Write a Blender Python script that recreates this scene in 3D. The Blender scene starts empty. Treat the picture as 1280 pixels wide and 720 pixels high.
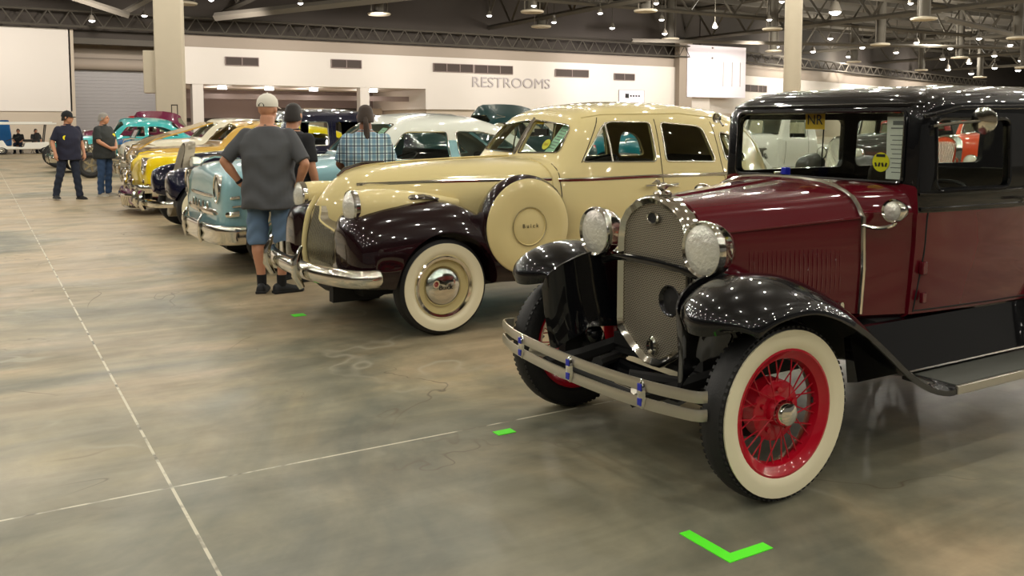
import bpy, bmesh, math, random
from math import sin, cos, pi, radians, sqrt
from mathutils import Vector, Matrix
from mathutils.bvhtree import BVHTree
random.seed(7)
SC = bpy.context.scene
COL = SC.collection

# ------------------------------------------------------------------ camera
cam_d = bpy.data.cameras.new('camera')
cam_d.sensor_fit = 'HORIZONTAL'; cam_d.sensor_width = 36.0
cam_d.lens = 36.0 * 1125.0 / 1280.0
cam_d.shift_y = -120.0 / 1280.0
cam_d.clip_end = 500
cam = bpy.data.objects.new('camera', cam_d); COL.objects.link(cam)
cam.location = (0, 0, 1.51)
cam.rotation_euler = (radians(90) - math.atan(85.0 / 1125.0), 0, -radians(90 - 59.2))
SC.camera = cam

# ------------------------------------------------------------------ world, exposure
w = bpy.data.worlds.new('hall_air'); SC.world = w; w.use_nodes = True
w.node_tree.nodes['Background'].inputs[0].default_value = (1.0, 0.93, 0.80, 1)
w.node_tree.nodes['Background'].inputs[1].default_value = 0.15
SC.view_settings.view_transform = 'Standard'
SC.view_settings.look = 'None'
SC.view_settings.exposure = -0.12
SC.view_settings.gamma = 1.0
SC.view_settings.use_curve_mapping = False
SC.cycles.use_denoising = True
SC.cycles.max_bounces = 8
SC.cycles.transparent_max_bounces = 16
SC.cycles.sample_clamp_indirect = 6
SC.cycles.caustics_reflective = False
SC.cycles.caustics_refractive = False

def lamp(x, y, z, power, r=0.11, col=(1.0, 0.95, 0.84)):
    d = bpy.data.lights.new('hall_lamp_light', 'POINT'); d.energy = power; d.shadow_soft_size = r; d.color = col
    o = bpy.data.objects.new('hall_lamp_light', d); COL.objects.link(o); o.location = (x, y, z)
    return o
# the hall's high lamps over and around the cars, on their regular grid
LP = 198.0
for i in range(-4, 10):
    for j in range(-3, 12):
        lx, ly = i * 4.5 + 1.9 + (2.25 if j % 2 else 0), j * 4.3 - 1.0
        lamp(lx, ly, 9.4, LP)
# fill spots added to brighten the far white walls, not fixtures of the hall
def fill_spot(x, y, z, tx, ty, tz, power, col=(1.0, 0.93, 0.87), ang=95):
    d = bpy.data.lights.new('added_wall_fill', 'SPOT'); d.energy = power; d.shadow_soft_size = .3; d.color = col; d.spot_size = radians(ang); d.spot_blend = .8
    o = bpy.data.objects.new('added_wall_fill', d); COL.objects.link(o); o.location = (x, y, z)
    o.rotation_euler = (Vector((tx, ty, tz)) - Vector((x, y, z))).to_track_quat('-Z', 'Y').to_euler()
for x in range(-12, 64, 9):
    fill_spot(x, 57, 8.6, x, 67, 5.0, 3000)
fill_spot(50, 55, 6.8, 50, 66, 6.6, 3400, (1.0, 0.94, 0.98), 70)
for x, y in ((80, 62), (100, 70), (118, 74)):
    fill_spot(x, y, 9.5, x - 3, y + 11, 5.0, 7000)

for i in range(8):  # coarse lamp grid added to brighten the far roof and right walls
    for j in range(5):
        lamp(50 + i * 14, 8 + j * 15 + (i % 2) * 6, 9.3, 1300, .2)
# ------------------------------------------------------------------ materials
def lin(c):
    def f(v):
        v /= 255.0
        return v / 12.92 if v <= 0.04045 else ((v + 0.055) / 1.055) ** 2.4
    return (f(c[0]), f(c[1]), f(c[2]), 1)

def mat(name, col, rough=0.5, metal=0.0, coat=0.0, spec=0.5, bump=0.0, bscale=60, emit=None, estr=0, vary=0.0, vscale=3, sheen=0, trans=0, alpha=1):
    m = bpy.data.materials.new(name); m.use_nodes = True
    nt = m.node_tree; b = nt.nodes['Principled BSDF']
    if coat: spec = .12
    c = lin(col)
    b.inputs['Base Color'].default_value = c
    b.inputs['Roughness'].default_value = rough
    b.inputs['Metallic'].default_value = metal
    b.inputs['Coat Weight'].default_value = coat
    b.inputs['Coat Roughness'].default_value = 0.03
    b.inputs['Specular IOR Level'].default_value = spec
    b.inputs['Sheen Weight'].default_value = sheen
    b.inputs['Transmission Weight'].default_value = trans
    b.inputs['Alpha'].default_value = alpha
    if emit:
        b.inputs['Emission Color'].default_value = lin(emit); b.inputs['Emission Strength'].default_value = estr
    if bump or vary:
        tc = nt.nodes.new('ShaderNodeTexCoord')
    if vary:
        n = nt.nodes.new('ShaderNodeTexNoise'); n.inputs['Scale'].default_value = vscale; n.inputs['Detail'].default_value = 5
        nt.links.new(tc.outputs['Object'], n.inputs['Vector'])
        mx = nt.nodes.new('ShaderNodeMix'); mx.data_type = 'RGBA'
        mx.inputs[6].default_value = tuple(v * (1 - vary) for v in c[:3]) + (1,)
        mx.inputs[7].default_value = tuple(min(1, v * (1 + vary)) for v in c[:3]) + (1,)
        nt.links.new(n.outputs['Fac'], mx.inputs[0]); nt.links.new(mx.outputs[2], b.inputs['Base Color'])
    if bump:
        n = nt.nodes.new('ShaderNodeTexNoise'); n.inputs['Scale'].default_value = bscale; n.inputs['Detail'].default_value = 4
        nt.links.new(tc.outputs['Object'], n.inputs['Vector'])
        bp = nt.nodes.new('ShaderNodeBump'); bp.inputs['Strength'].default_value = bump; bp.inputs['Distance'].default_value = 0.01
        nt.links.new(n.outputs['Fac'], bp.inputs['Height']); nt.links.new(bp.outputs[0], b.inputs['Normal'])
    return m

def paint(name, col, rough=0.30):
    return mat(name, col, rough, coat=1.0, vary=0.04, vscale=2)

def glass_mat(name, tint=(243, 246, 243), dark=0.12):
    m = bpy.data.materials.new(name); m.use_nodes = True; nt = m.node_tree
    nt.nodes.clear()
    o = nt.nodes.new('ShaderNodeOutputMaterial'); mx = nt.nodes.new('ShaderNodeMixShader')
    t = nt.nodes.new('ShaderNodeBsdfTransparent'); g = nt.nodes.new('ShaderNodeBsdfGlossy')
    fr = nt.nodes.new('ShaderNodeFresnel'); fr.inputs[0].default_value = 1.35
    t.inputs[0].default_value = lin(tint); g.inputs['Roughness'].default_value = 0.02
    ge = nt.nodes.new('ShaderNodeNewGeometry'); iv = nt.nodes.new('ShaderNodeMath'); iv.operation = 'SUBTRACT'; iv.inputs[0].default_value = 1
    ml = nt.nodes.new('ShaderNodeMath'); ml.operation = 'MULTIPLY'
    nt.links.new(ge.outputs['Backfacing'], iv.inputs[1]); nt.links.new(fr.outputs[0], ml.inputs[0]); nt.links.new(iv.outputs[0], ml.inputs[1])
    nt.links.new(ml.outputs[0], mx.inputs[0]); nt.links.new(t.outputs[0], mx.inputs[1]); nt.links.new(g.outputs[0], mx.inputs[2])
    nt.links.new(mx.outputs[0], o.inputs[0])
    return m

M = {}
M['chrome'] = mat('chrome', (225, 222, 212), 0.09, 1.0)
M['chrome_dull'] = mat('dull_chrome', (196, 192, 178), 0.24, 1.0)
M['nickel'] = mat('nickel_bar', (205, 200, 186), 0.30, 0.9)
M['steel'] = mat('grey_steel', (120, 118, 110), 0.4, 0.8, bump=0.2)
M['black'] = paint('black_paint', (10, 11, 14), 0.25)
M['black_trim'] = mat('black_trim', (18, 18, 18), 0.45)
M['under'] = mat('black_underside', (14, 14, 14), 0.7)
M['burg'] = paint('burgundy_paint', (88, 11, 24), 0.25)
M['cream'] = paint('cream_paint', (222, 206, 150), 0.32)
M['plum'] = paint('dark_plum_paint', (27, 10, 14), 0.22)
M['ltblue'] = paint('light_blue_paint', (142, 186, 194), 0.3)
M['white_roof'] = paint('white_roof_paint', (228, 232, 222), 0.3)
M['navy'] = paint('navy_paint', (12, 14, 40), 0.25)
M['purple'] = paint('purple_paint', (110, 20, 80), 0.3)
M['yellow'] = paint('yellow_paint', (244, 214, 10), 0.3)
M['gold'] = paint('gold_paint', (204, 166, 84), 0.3)
M['teal'] = paint('teal_paint', (60, 168, 168), 0.3)
M['dteal'] = paint('dark_teal_paint', (18, 52, 54), 0.3)
M['turq'] = paint('turquoise_paint', (30, 118, 134), 0.3)
M['red'] = paint('red_paint', (186, 20, 32), 0.3)
M['orange'] = paint('orange_paint', (232, 84, 40), 0.3)
M['white'] = paint('white_paint', (232, 230, 222), 0.3)
M['dgrey'] = paint('dark_grey_paint', (62, 62, 58), 0.3)
M['blue'] = paint('mid_blue_paint', (24, 84, 140), 0.3)
M['magenta'] = paint('dark_magenta_paint', (98, 22, 56), 0.3)
M['ivory'] = paint('ivory_paint', (220, 214, 190), 0.3)
M['rubber'] = mat('tyre_rubber', (24, 24, 25), 0.6, bump=0.15, bscale=120)
M['whitewall'] = mat('whitewall_rubber', (236, 228, 196), 0.45)
M['wheel_red'] = paint('red_wheel_enamel', (178, 12, 36), 0.3)
M['glass'] = glass_mat('car_glass')
M['tint'] = glass_mat('dark_car_glass', (120, 140, 135))
M['lens'] = mat('fluted_lamp_lens', (226, 226, 216), 0.12, 0.4, bump=0.7, bscale=45)
M['seat'] = mat('brown_mohair_seat', (62, 54, 42), 0.9, bump=0.3)
M['seat_dark'] = mat('dark_seat_cloth', (36, 34, 32), 0.9)
M['paper'] = mat('white_paper', (226, 228, 220), 0.6)
M['ink'] = mat('grey_ink', (120, 122, 122), 0.7)
M['ink_black'] = mat('black_ink', (16, 16, 14), 0.6)
M['stick_y'] = mat('yellow_sticker', (236, 226, 20), 0.5)
M['card_y'] = mat('amber_card', (206, 168, 30), 0.5)
M['tape'] = mat('green_tape', (96, 255, 48), 0.5)
M['blue_enamel'] = mat('blue_enamel', (26, 40, 170), 0.3)
M['dark_hole'] = mat('dark_recess', (8, 8, 8), 0.8)
M['engine'] = mat('engine_metal', (110, 108, 100), 0.35, 0.7, bump=0.4, bscale=30)

# ------------------------------------------------------------------ mesh tools
def spl(pts, n, closed=False):
    P = [Vector(p) for p in pts]; m = len(P); out = []
    segs = m if closed else m - 1
    for i in range(segs):
        p1, p2 = P[i], P[(i + 1) % m]
        p0 = P[(i - 1) % m] if (closed or i > 0) else p1 * 2 - p2
        p3 = P[(i + 2) % m] if (closed or i + 2 < m) else p2 * 2 - p1
        d1 = max((p1 - p0).length, 1e-6) ** 0.5; d2 = max((p2 - p1).length, 1e-6) ** 0.5; d3 = max((p3 - p2).length, 1e-6) ** 0.5
        for k in range(n):
            t = k / n
            # centripetal Catmull-Rom through Bezier form
            b1 = p1 + (p2 - p0) * (d2 / (3 * (d1 + d2))) * 1.0
            b2 = p2 - (p3 - p1) * (d2 / (3 * (d2 + d3))) * 1.0
            out.append(p1 * (1 - t) ** 3 + b1 * 3 * t * (1 - t) ** 2 + b2 * 3 * t * t * (1 - t) + p2 * t ** 3)
    if not closed: out.append(P[-1].copy())
    return out

def rotm(r):
    return Matrix.Rotation(r[2], 4, 'Z') @ Matrix.Rotation(r[1], 4, 'Y') @ Matrix.Rotation(r[0], 4, 'X')

SIB = {}
SPLIT = {'window_glass', 'running_board', 'running_board_mat', 'running_board_edge', 'splash_apron', 'belt_moulding', 'belt_strip', 'drip_rail', 'window_frame', 'door_gap', 'door_handle', 'door_hinge',
         'hood_latch', 'hood_hinge', 'shock_absorber', 'bumper_clamp', 'clamp_enamel', 'bumper_bracket', 'bumper_guard', 'side_moulding', 'fender_spear', 'tail_lamp', 'parking_lamp', 'bench_seat',
         'vent_window_post', 'wiring_tube', 'sole', 'hanger_rod', 'canopy_post', 'eyes', 'side_window', 'rear_bumper', 'windshield_frame', 'side_panel'}
def bbc(vs): return [(min(v[a] for v in vs) + max(v[a] for v in vs)) / 2 for a in range(3)]
def near_parent(p, q):
    if p is None or p.name not in SIB: return p
    c = Vector(bbc(q.v)); return min(SIB[p.name], key=lambda o: (Vector(bbc([v.co for v in o.data.vertices])) - c).length)
class MB:
    def __init__(s): s.v = []; s.f = []; s.m = []; s.mi = 0
    def add(s, vs, fs):
        b = len(s.v); s.v += [tuple(v) for v in vs]; s.f += [tuple(i + b for i in f) for f in fs]; s.m += [s.mi] * len(fs); return s
    def box(s, c, d, r=(0, 0, 0)):
        R = rotm(r); h = [x / 2 for x in d]
        vs = [Vector(c) + R @ Vector((a * h[0], b * h[1], e * h[2])) for a in (-1, 1) for b in (-1, 1) for e in (-1, 1)]
        return s.add(vs, [(0, 1, 3, 2), (4, 6, 7, 5), (0, 4, 5, 1), (2, 3, 7, 6), (0, 2, 6, 4), (1, 5, 7, 3)])
    def bbox(s, lo, hi): return s.box([(a + b) / 2 for a, b in zip(lo, hi)], [b - a for a, b in zip(lo, hi)])
    def loft(s, rings, closed=True, cap=True):
        n = len(rings[0]); vs = [p for r in rings for p in r]; fs = []
        for i in range(len(rings) - 1):
            for j in range(n if closed else n - 1):
                a = i * n + j; b = i * n + (j + 1) % n
                fs.append((a, b, b + n, a + n))
        if cap and closed:
            fs.append(tuple(reversed(range(n)))); k = (len(rings) - 1) * n; fs.append(tuple(range(k, k + n)))
        return s.add(vs, fs)
    def tube(s, pts, r, n=8, closed=False, flat=None):
        P = [Vector(p) for p in pts]; m = len(P); rings = []
        rr = r if isinstance(r, (list, tuple)) else [r] * m
        up = None
        for i in range(m):
            a = P[(i - 1) % m] if (closed or i) else P[i]; b = P[(i + 1) % m] if (closed or i < m - 1) else P[i]
            t = (b - a)
            if t.length < 1e-9: t = Vector((0, 0, 1))
            t.normalize()
            if up is None:
                up = Vector((0, 0, 1)) if abs(t.z) < 0.9 else Vector((1, 0, 0))
            u = (up - t * up.dot(t))
            if u.length < 1e-6: u = t.orthogonal()
            u.normalize(); w2 = t.cross(u); up = u
            f = flat or (1, 1)
            rings.append([P[i] + (u * cos(2 * pi * k / n) * f[0] + w2 * sin(2 * pi * k / n) * f[1]) * rr[i] for k in range(n)])
        if closed: rings.append(rings[0]); return s.loft(rings, True, False)
        return s.loft(rings)
    def cyl(s, a, b, r0, r1=None, n=16): return s.tube([a, b], [r0, r0 if r1 is None else r1], n)
    def lathe(s, prof, c=(0, 0, 0), axis='y', n=32, a0=0, a1=2 * pi, cap=False):
        # prof: (axial, radius)
        full = abs(a1 - a0 - 2 * pi) < 1e-6; k = n if full else n + 1; rings = []
        for (t, r) in prof:
            ring = []
            for i in range(k):
                a = a0 + (a1 - a0) * i / n; u, v = r * cos(a), r * sin(a)
                p = {'y': (u, t, v), 'x': (t, u, v), 'z': (u, v, t)}[axis]
                ring.append((p[0] + c[0], p[1] + c[1], p[2] + c[2]))
            rings.append(ring)
        return s.loft(rings, full, cap)
    def prism(s, out, axis, a, b):
        def P(p, t): return {'y': (p[0], t, p[1]), 'x': (t, p[0], p[1]), 'z': (p[0], p[1], t)}[axis]
        return s.loft([[P(p, a) for p in out], [P(p, b) for p in out]])
    def ball(s, c, r, n=12, sc=(1, 1, 1)):
        rings = []
        for i in range(1, n):
            a = pi * i / n
            rings.append([(c[0] + r * sc[0] * sin(a) * cos(2 * pi * k / (2 * n)), c[1] + r * sc[1] * sin(a) * sin(2 * pi * k / (2 * n)), c[2] + r * sc[2] * cos(a)) for k in range(2 * n)])
        return s.loft(rings)
    def xf(s, mtx, start=0):
        s.v = s.v[:start] + [tuple(mtx @ Vector(p)) for p in s.v[start:]]; return s
    def mesh(s, name):
        me = bpy.data.meshes.new(name); me.from_pydata(s.v, [], s.f); me.update()
        bm = bmesh.new(); bm.from_mesh(me); bmesh.ops.recalc_face_normals(bm, faces=bm.faces); bm.to_mesh(me); bm.free()
        return me
    def pieces(s):
        n = len(s.v); par = list(range(n))
        def fd(i):
            while par[i] != i: par[i] = par[par[i]]; i = par[i]
            return i
        for f in s.f:
            r = fd(f[0])
            for i in f[1:]: par[fd(i)] = r
        gr = {}
        for i in range(n): gr.setdefault(fd(i), []).append(i)
        G = []
        for ids in gr.values():
            lo = [min(s.v[i][a] for i in ids) - .006 for a in range(3)]; hi = [max(s.v[i][a] for i in ids) + .006 for a in range(3)]
            G.append([set(ids), lo, hi])
        ch = True
        while ch:
            ch = False
            for i in range(len(G)):
                for k in range(len(G) - 1, i, -1):
                    if all(G[i][1][a] <= G[k][2][a] and G[k][1][a] <= G[i][2][a] for a in range(3)):
                        G[i][0] |= G[k][0]; G[i][1] = [min(p, q) for p, q in zip(G[i][1], G[k][1])]; G[i][2] = [max(p, q) for p, q in zip(G[i][2], G[k][2])]; del G[k]; ch = True
        if len(G) < 2: return None
        out = []
        for ids, lo, hi in G:
            m_ = MB(); ix = {}
            for i in sorted(ids): ix[i] = len(m_.v); m_.v.append(s.v[i])
            for f, mi in zip(s.f, s.m):
                if f[0] in ids: m_.f.append(tuple(ix[i] for i in f)); m_.m.append(mi)
            out.append(m_)
        return out
    def build(s, name, mats, parent=None, smooth=True, ang=35, bevel=0, loc=None, rot=None, sub=0):
        if name in SPLIT and len(s.v) < 20000:
            pc = s.pieces()
            if pc:
                obs = [q.build1(name, mats, near_parent(parent, q), smooth, ang, bevel, loc, rot, sub) for q in pc]
                for o in obs: SIB[o.name] = obs
                return obs[0]
        return s.build1(name, mats, near_parent(parent, s), smooth, ang, bevel, loc, rot, sub)
    def build1(s, name, mats, parent=None, smooth=True, ang=35, bevel=0, loc=None, rot=None, sub=0):
        me = s.mesh(name)
        if not isinstance(mats, (list, tuple)): mats = [mats]
        for m in mats: me.materials.append(M[m] if isinstance(m, str) else m)
        if len(mats) > 1:
            for p, i in zip(me.polygons, s.m): p.material_index = i
        o = bpy.data.objects.new(name, me); COL.objects.link(o)
        if parent: o.parent = parent
        if loc: o.location = loc
        if rot: o.rotation_euler = rot
        if bevel:
            b = o.modifiers.new('b', 'BEVEL'); b.width = bevel; b.segments = 2; b.limit_method = 'ANGLE'; b.angle_limit = radians(40)
        if sub:
            b = o.modifiers.new('s', 'SUBSURF'); b.levels = sub; b.render_levels = sub
        if smooth: shade(me, ang)
        return o

def shade(me, ang=35):
    me.polygons.foreach_set('use_smooth', [True] * len(me.polygons))
    me.set_sharp_from_angle(angle=radians(ang))

def thing(name, label, cat, loc=(0, 0, 0), rz=0, group=None):
    o = bpy.data.objects.new(name, None); COL.objects.link(o); o.empty_display_size = 0.2
    o.location = loc; o.rotation_euler = (0, 0, rz)
    return tag(o, label, cat, group)
def tag(o, label, cat, group=None, kind=None):
    if label: o['label'] = label
    if cat: o['category'] = cat
    if group: o['group'] = group
    if kind: o['kind'] = kind
    return o
def struct(mb, name, m, **k):
    o = mb.build(name, m, **k); o['kind'] = 'structure'; return o

def evaluated(o):
    dg = bpy.context.evaluated_depsgraph_get(); dg.update()
    me = bpy.data.meshes.new_from_object(o.evaluated_get(dg)); return me
def bake(o):
    me = evaluated(o); o.modifiers.clear(); o.data = me; return o
def boolop(o, cutter_mb, op='DIFFERENCE', solver='EXACT'):
    cme = cutter_mb.mesh('cut'); c = bpy.data.objects.new('cut', cme); COL.objects.link(c); c.parent = o.parent
    m = o.modifiers.new('bool', 'BOOLEAN'); m.operation = op; m.solver = solver; m.object = c
    bake(o)
    bpy.data.objects.remove(c); bpy.data.meshes.remove(cme)
    return o
def rrect(pts, r=0.04, n=4):
    out = []; m = len(pts); P = [Vector((p[0], p[1])) for p in pts]
    for i in range(m):
        a, b, c = P[i - 1], P[i], P[(i + 1) % m]
        rr = pts[i][2] if len(pts[i]) > 2 else r
        d1 = (a - b).normalized(); d2 = (c - b).normalized()
        rr = min(rr, (a - b).length * .45, (c - b).length * .45)
        p, q = b + d1 * rr, b + d2 * rr
        for k in range(n + 1):
            t = k / n; out.append(p * (1 - t) ** 2 + b * 2 * t * (1 - t) + q * t * t)
    return [(v.x, v.y) for v in out]
def shift_normals(me, d):
    me.update(); ns = [v.normal.copy() for v in me.vertices]
    for v, nn in zip(me.vertices, ns): v.co += nn * d

class Shell:
    """outer car skin lofted from rings, hollowed, with openings cut and glass fitted"""
    def __init__(s, mb, name, mats, parent, thick=0.03):
        s.src = mb; s.parent = parent
        s.o = mb.build(name, mats, parent, ang=38)
        s.base = s.o.data.copy(); s.bvh = BVHTree.FromPolygons([v.co for v in s.base.vertices], [p.vertices[:] for p in s.base.polygons])
        if thick:
            m = s.o.modifiers.new('sol', 'SOLIDIFY'); m.thickness = thick; m.offset = -1; bake(s.o)
    def cut(s, mb): boolop(s.o, mb); shade(s.o.data, 38)
    def glass(s, mb, name='window_glass', m='glass', inset=0.012):
        me = s.base.copy(); shift_normals(me, -inset); me.materials.clear(); me.materials.append(M[m])
        for p in me.polygons: p.material_index = 0
        g = bpy.data.objects.new(name, me); COL.objects.link(g); g.parent = s.parent
        md = g.modifiers.new('sol', 'SOLIDIFY'); md.thickness = 0.005; md.offset = -1
        bake(g); boolop(g, mb, 'INTERSECT'); pc = MB(); pc.v = [tuple(v.co) for v in g.data.vertices]; pc.f = [tuple(p.vertices) for p in g.data.polygons]; pc.m = [0] * len(pc.f)
        par_ = g.parent; bpy.data.objects.remove(g)
        return pc.build(name, m, par_, ang=38)
    def hit(s, p, d):
        h = s.bvh.ray_cast(Vector(p), Vector(d)); return h[0]
    def side(s, pts, side=-1, off=0.0):
        out = []
        for (x, z) in pts:
            h = s.hit((x, side * 3, z), (0, -side, 0))
            if h is not None: out.append((h.x, h.y + side * off, h.z))
        return out
    def front(s, pts, off=0.0, x0=-3):
        out = []
        for (y, z) in pts:
            h = s.hit((x0, y, z), (1, 0, 0))
            if h is not None: out.append((h.x - off, h.y, h.z))
        return out
    def sideline(s, mb, pts, r, sides=(-1, 1), closed=False, n=6, sub=6, off=0.0, flat=None):
        P = []
        k = len(pts)
        for i in range(k if closed else k - 1):
            a, b = pts[i], pts[(i + 1) % k]
            for t in range(sub): P.append((a[0] + (b[0] - a[0]) * t / sub, a[1] + (b[1] - a[1]) * t / sub))
        if not closed: P.append(pts[-1])
        for sd in sides:
            q = s.side(P, sd, off)
            if len(q) > 2: mb.tube(q, r, n, closed, flat)
        return mb

def textobj(body, size, m, parent, loc, rot, name='lettering', ext=0.002, align='CENTER', font=None):
    c = bpy.data.curves.new(name, 'FONT'); c.body = body; c.size = size; c.extrude = ext; c.align_x = align; c.align_y = 'CENTER'
    c.materials.append(M[m]); o = bpy.data.objects.new(name, c); COL.objects.link(o)
    me = evaluated(o); bpy.data.objects.remove(o); bpy.data.curves.remove(c); me.name = name; o = bpy.data.objects.new(name, me); COL.objects.link(o)
    if parent: o.parent = parent
    o.location = loc; o.rotation_euler = rot
    return o
# ================================================================== the hall
def floor_mat():
    m = bpy.data.materials.new('polished_concrete'); m.use_nodes = True; nt = m.node_tree; b = nt.nodes['Principled BSDF']
    N = nt.nodes.new; L = nt.links.new
    tc = N('ShaderNodeTexCoord')
    def noise(sc, det=5, rough=.55, dist=0, vec=None):
        n = N('ShaderNodeTexNoise'); n.inputs['Scale'].default_value = sc; n.inputs['Detail'].default_value = det
        n.inputs['Roughness'].default_value = rough; n.inputs['Distortion'].default_value = dist
        L(vec or tc.outputs['Object'], n.inputs['Vector']); return n
    def ramp(src, stops):
        r = N('ShaderNodeValToRGB'); r.color_ramp.elements[0].position = stops[0][0]; r.color_ramp.elements[0].color = stops[0][1]
        r.color_ramp.elements[1].position = stops[-1][0]; r.color_ramp.elements[1].color = stops[-1][1]
        for p, c in stops[1:-1]:
            e = r.color_ramp.elements.new(p); e.color = c
        L(src, r.inputs[0]); return r
    def mix(fac, a, c, mode='MIX'):
        x = N('ShaderNodeMix'); x.data_type = 'RGBA'; x.blend_type = mode
        for s, v in ((0, fac), (6, a), (7, c)):
            if hasattr(v, 'is_output') or isinstance(v, bpy.types.NodeSocket): L(v, x.inputs[s])
            else: x.inputs[s].default_value = v
        return x.outputs[2]
    big = noise(0.42, 6, .6, 1.2)
    sp = N('ShaderNodeSeparateXYZ'); L(tc.outputs['Object'], sp.inputs[0])
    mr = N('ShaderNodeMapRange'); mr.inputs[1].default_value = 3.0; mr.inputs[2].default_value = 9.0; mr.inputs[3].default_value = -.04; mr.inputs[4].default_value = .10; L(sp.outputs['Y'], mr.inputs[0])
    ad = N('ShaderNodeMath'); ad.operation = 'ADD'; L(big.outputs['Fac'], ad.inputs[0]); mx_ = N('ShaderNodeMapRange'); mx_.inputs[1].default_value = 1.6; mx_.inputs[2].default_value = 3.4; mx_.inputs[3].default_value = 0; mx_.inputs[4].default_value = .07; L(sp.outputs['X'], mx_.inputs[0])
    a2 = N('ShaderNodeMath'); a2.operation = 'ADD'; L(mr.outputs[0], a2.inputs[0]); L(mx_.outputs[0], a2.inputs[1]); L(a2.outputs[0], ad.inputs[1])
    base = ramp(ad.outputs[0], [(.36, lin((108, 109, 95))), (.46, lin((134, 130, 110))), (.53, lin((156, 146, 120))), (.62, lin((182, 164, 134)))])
    sm = noise(3.2, 8, .65, .5)
    r2 = ramp(sm.outputs['Fac'], [(.3, (.80, .80, .80, 1)), (.7, (1.12, 1.12, 1.12, 1))])
    col = mix(1.0, base.outputs[0], r2.outputs[0], 'MULTIPLY')
    # stretched smears
    mp = N('ShaderNodeMapping'); mp.inputs['Rotation'].default_value = (0, 0, radians(52)); mp.inputs['Scale'].default_value = (.35, 2.2, 1)
    L(tc.outputs['Object'], mp.inputs[0])
    st = noise(1.1, 7, .6, .8, mp.outputs[0])
    r3 = ramp(st.outputs['Fac'], [(.38, (.80, .80, .79, 1)), (.54, (1, 1, 1, 1)), (.68, (1.16, 1.13, 1.05, 1))])
    col = mix(1.0, col, r3.outputs[0], 'MULTIPLY')
    # cracks and trowel marks
    def veins(sc, lo, hi, dist):
        n = noise(sc, 4, .6, dist)
        s = N('ShaderNodeMath'); s.operation = 'SUBTRACT'; s.inputs[1].default_value = .5; L(n.outputs['Fac'], s.inputs[0])
        a = N('ShaderNodeMath'); a.operation = 'ABSOLUTE'; L(s.outputs[0], a.inputs[0])
        g = noise(sc * .7 + .3, 2, .5, 0)
        r = ramp(a.outputs[0], [(lo, (1, 1, 1, 1)), (hi, (0, 0, 0, 1))])
        gg = ramp(g.outputs['Fac'], [(.52, (0, 0, 0, 1)), (.6, (1, 1, 1, 1))])
        return mix(1.0, r.outputs[0], gg.outputs[0], 'MULTIPLY')
    col = mix(veins(.55, .0, .0030, .6), col, lin((104, 94, 76)))
    lv = N('ShaderNodeMath'); lv.operation = 'MULTIPLY'; lv.inputs[1].default_value = .45; L(veins(.42, .0, .010, .3), lv.inputs[0]); col = mix(lv.outputs[0], col, lin((186, 180, 160)))
    # saw-cut joints, white where the filler shows
    sx = N('ShaderNodeSeparateXYZ'); L(tc.outputs['Object'], sx.inputs[0])
    def joint(ax, off, per, wdt):
        a = N('ShaderNodeMath'); a.operation = 'SUBTRACT'; a.inputs[1].default_value = off - per / 2; L(sx.outputs[ax], a.inputs[0])
        f = N('ShaderNodeMath'); f.operation = 'FLOORED_MODULO'; f.inputs[1].default_value = per; L(a.outputs[0], f.inputs[0])
        d = N('ShaderNodeMath'); d.operation = 'SUBTRACT'; d.inputs[1].default_value = per / 2; L(f.outputs[0], d.inputs[0])
        e = N('ShaderNodeMath'); e.operation = 'ABSOLUTE'; L(d.outputs[0], e.inputs[0])
        g = N('ShaderNodeMath'); g.operation = 'LESS_THAN'; g.inputs[1].default_value = wdt; L(e.outputs[0], g.inputs[0]); return g.outputs[0]
    jn = noise(6, 3); jr = ramp(jn.outputs['Fac'], [(.38, lin((112, 106, 90))), (.5, lin((206, 200, 178)))])
    for ax, off in (('X', .65), ('Y', 3.86)):
        col = mix(joint(ax, off, 9.4, .0065), col, jr.outputs[0])
    L(col, b.inputs['Base Color'])
    rn = noise(1.3, 6, .6, .5)
    rr = ramp(rn.outputs['Fac'], [(.3, (.34, .34, .34, 1)), (.7, (.56, .56, .56, 1))]); L(rr.outputs[0], b.inputs['Roughness'])
    b.inputs['Specular IOR Level'].default_value = .42
    bn = noise(14, 6); bp = N('ShaderNodeBump'); bp.inputs['Strength'].default_value = .06; bp.inputs['Distance'].default_value = .01
    L(bn.outputs['Fac'], bp.inputs['Height']); L(bp.outputs[0], b.inputs['Normal'])
    return m
M['floor'] = floor_mat()
M['wall_white'] = mat('white_wall_panel', (205, 198, 188), 0.7, vary=.03, vscale=.4)
M['wall_bright'] = mat('bright_white_wall', (240, 232, 240), 0.7)
M['wall_tan'] = mat('tan_wall', (176, 164, 146), 0.8, vary=.06, vscale=.5)
M['wall_band'] = mat('grey_wall_band', (150, 138, 124), 0.8, vary=.06, vscale=.5)
M['dark_void'] = mat('dark_upper_wall', (58, 52, 46), 0.9, vary=.15, vscale=.3)
M['deck'] = mat('dark_roof_deck', (84, 78, 68), 0.95, vary=.2, vscale=.3)
M['truss'] = mat('grey_painted_truss', (96, 90, 80), 0.8)
M['trussd'] = mat('dark_painted_truss', (76, 71, 62), 0.8)
M['door_grey'] = mat('grey_roll_door', (134, 130, 128), 0.45, 0.2, bump=.05)
M['col'] = mat('beige_column', (182, 172, 152), 0.7, vary=.03)
M['recess'] = mat('recess_wall', (140, 124, 118), 0.8, vary=.1, vscale=.4)
M['vent'] = mat('dark_vent', (66, 56, 50), 0.8)
M['letter'] = mat('grey_letters', (168, 160, 158), 0.6)
M['lampglow'] = mat('lamp_glow', (255, 250, 240), 0.5, emit=(255, 250, 245), estr=14)
M['disc'] = mat('pale_diffuser_disc', (196, 186, 166), 0.6)

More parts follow.
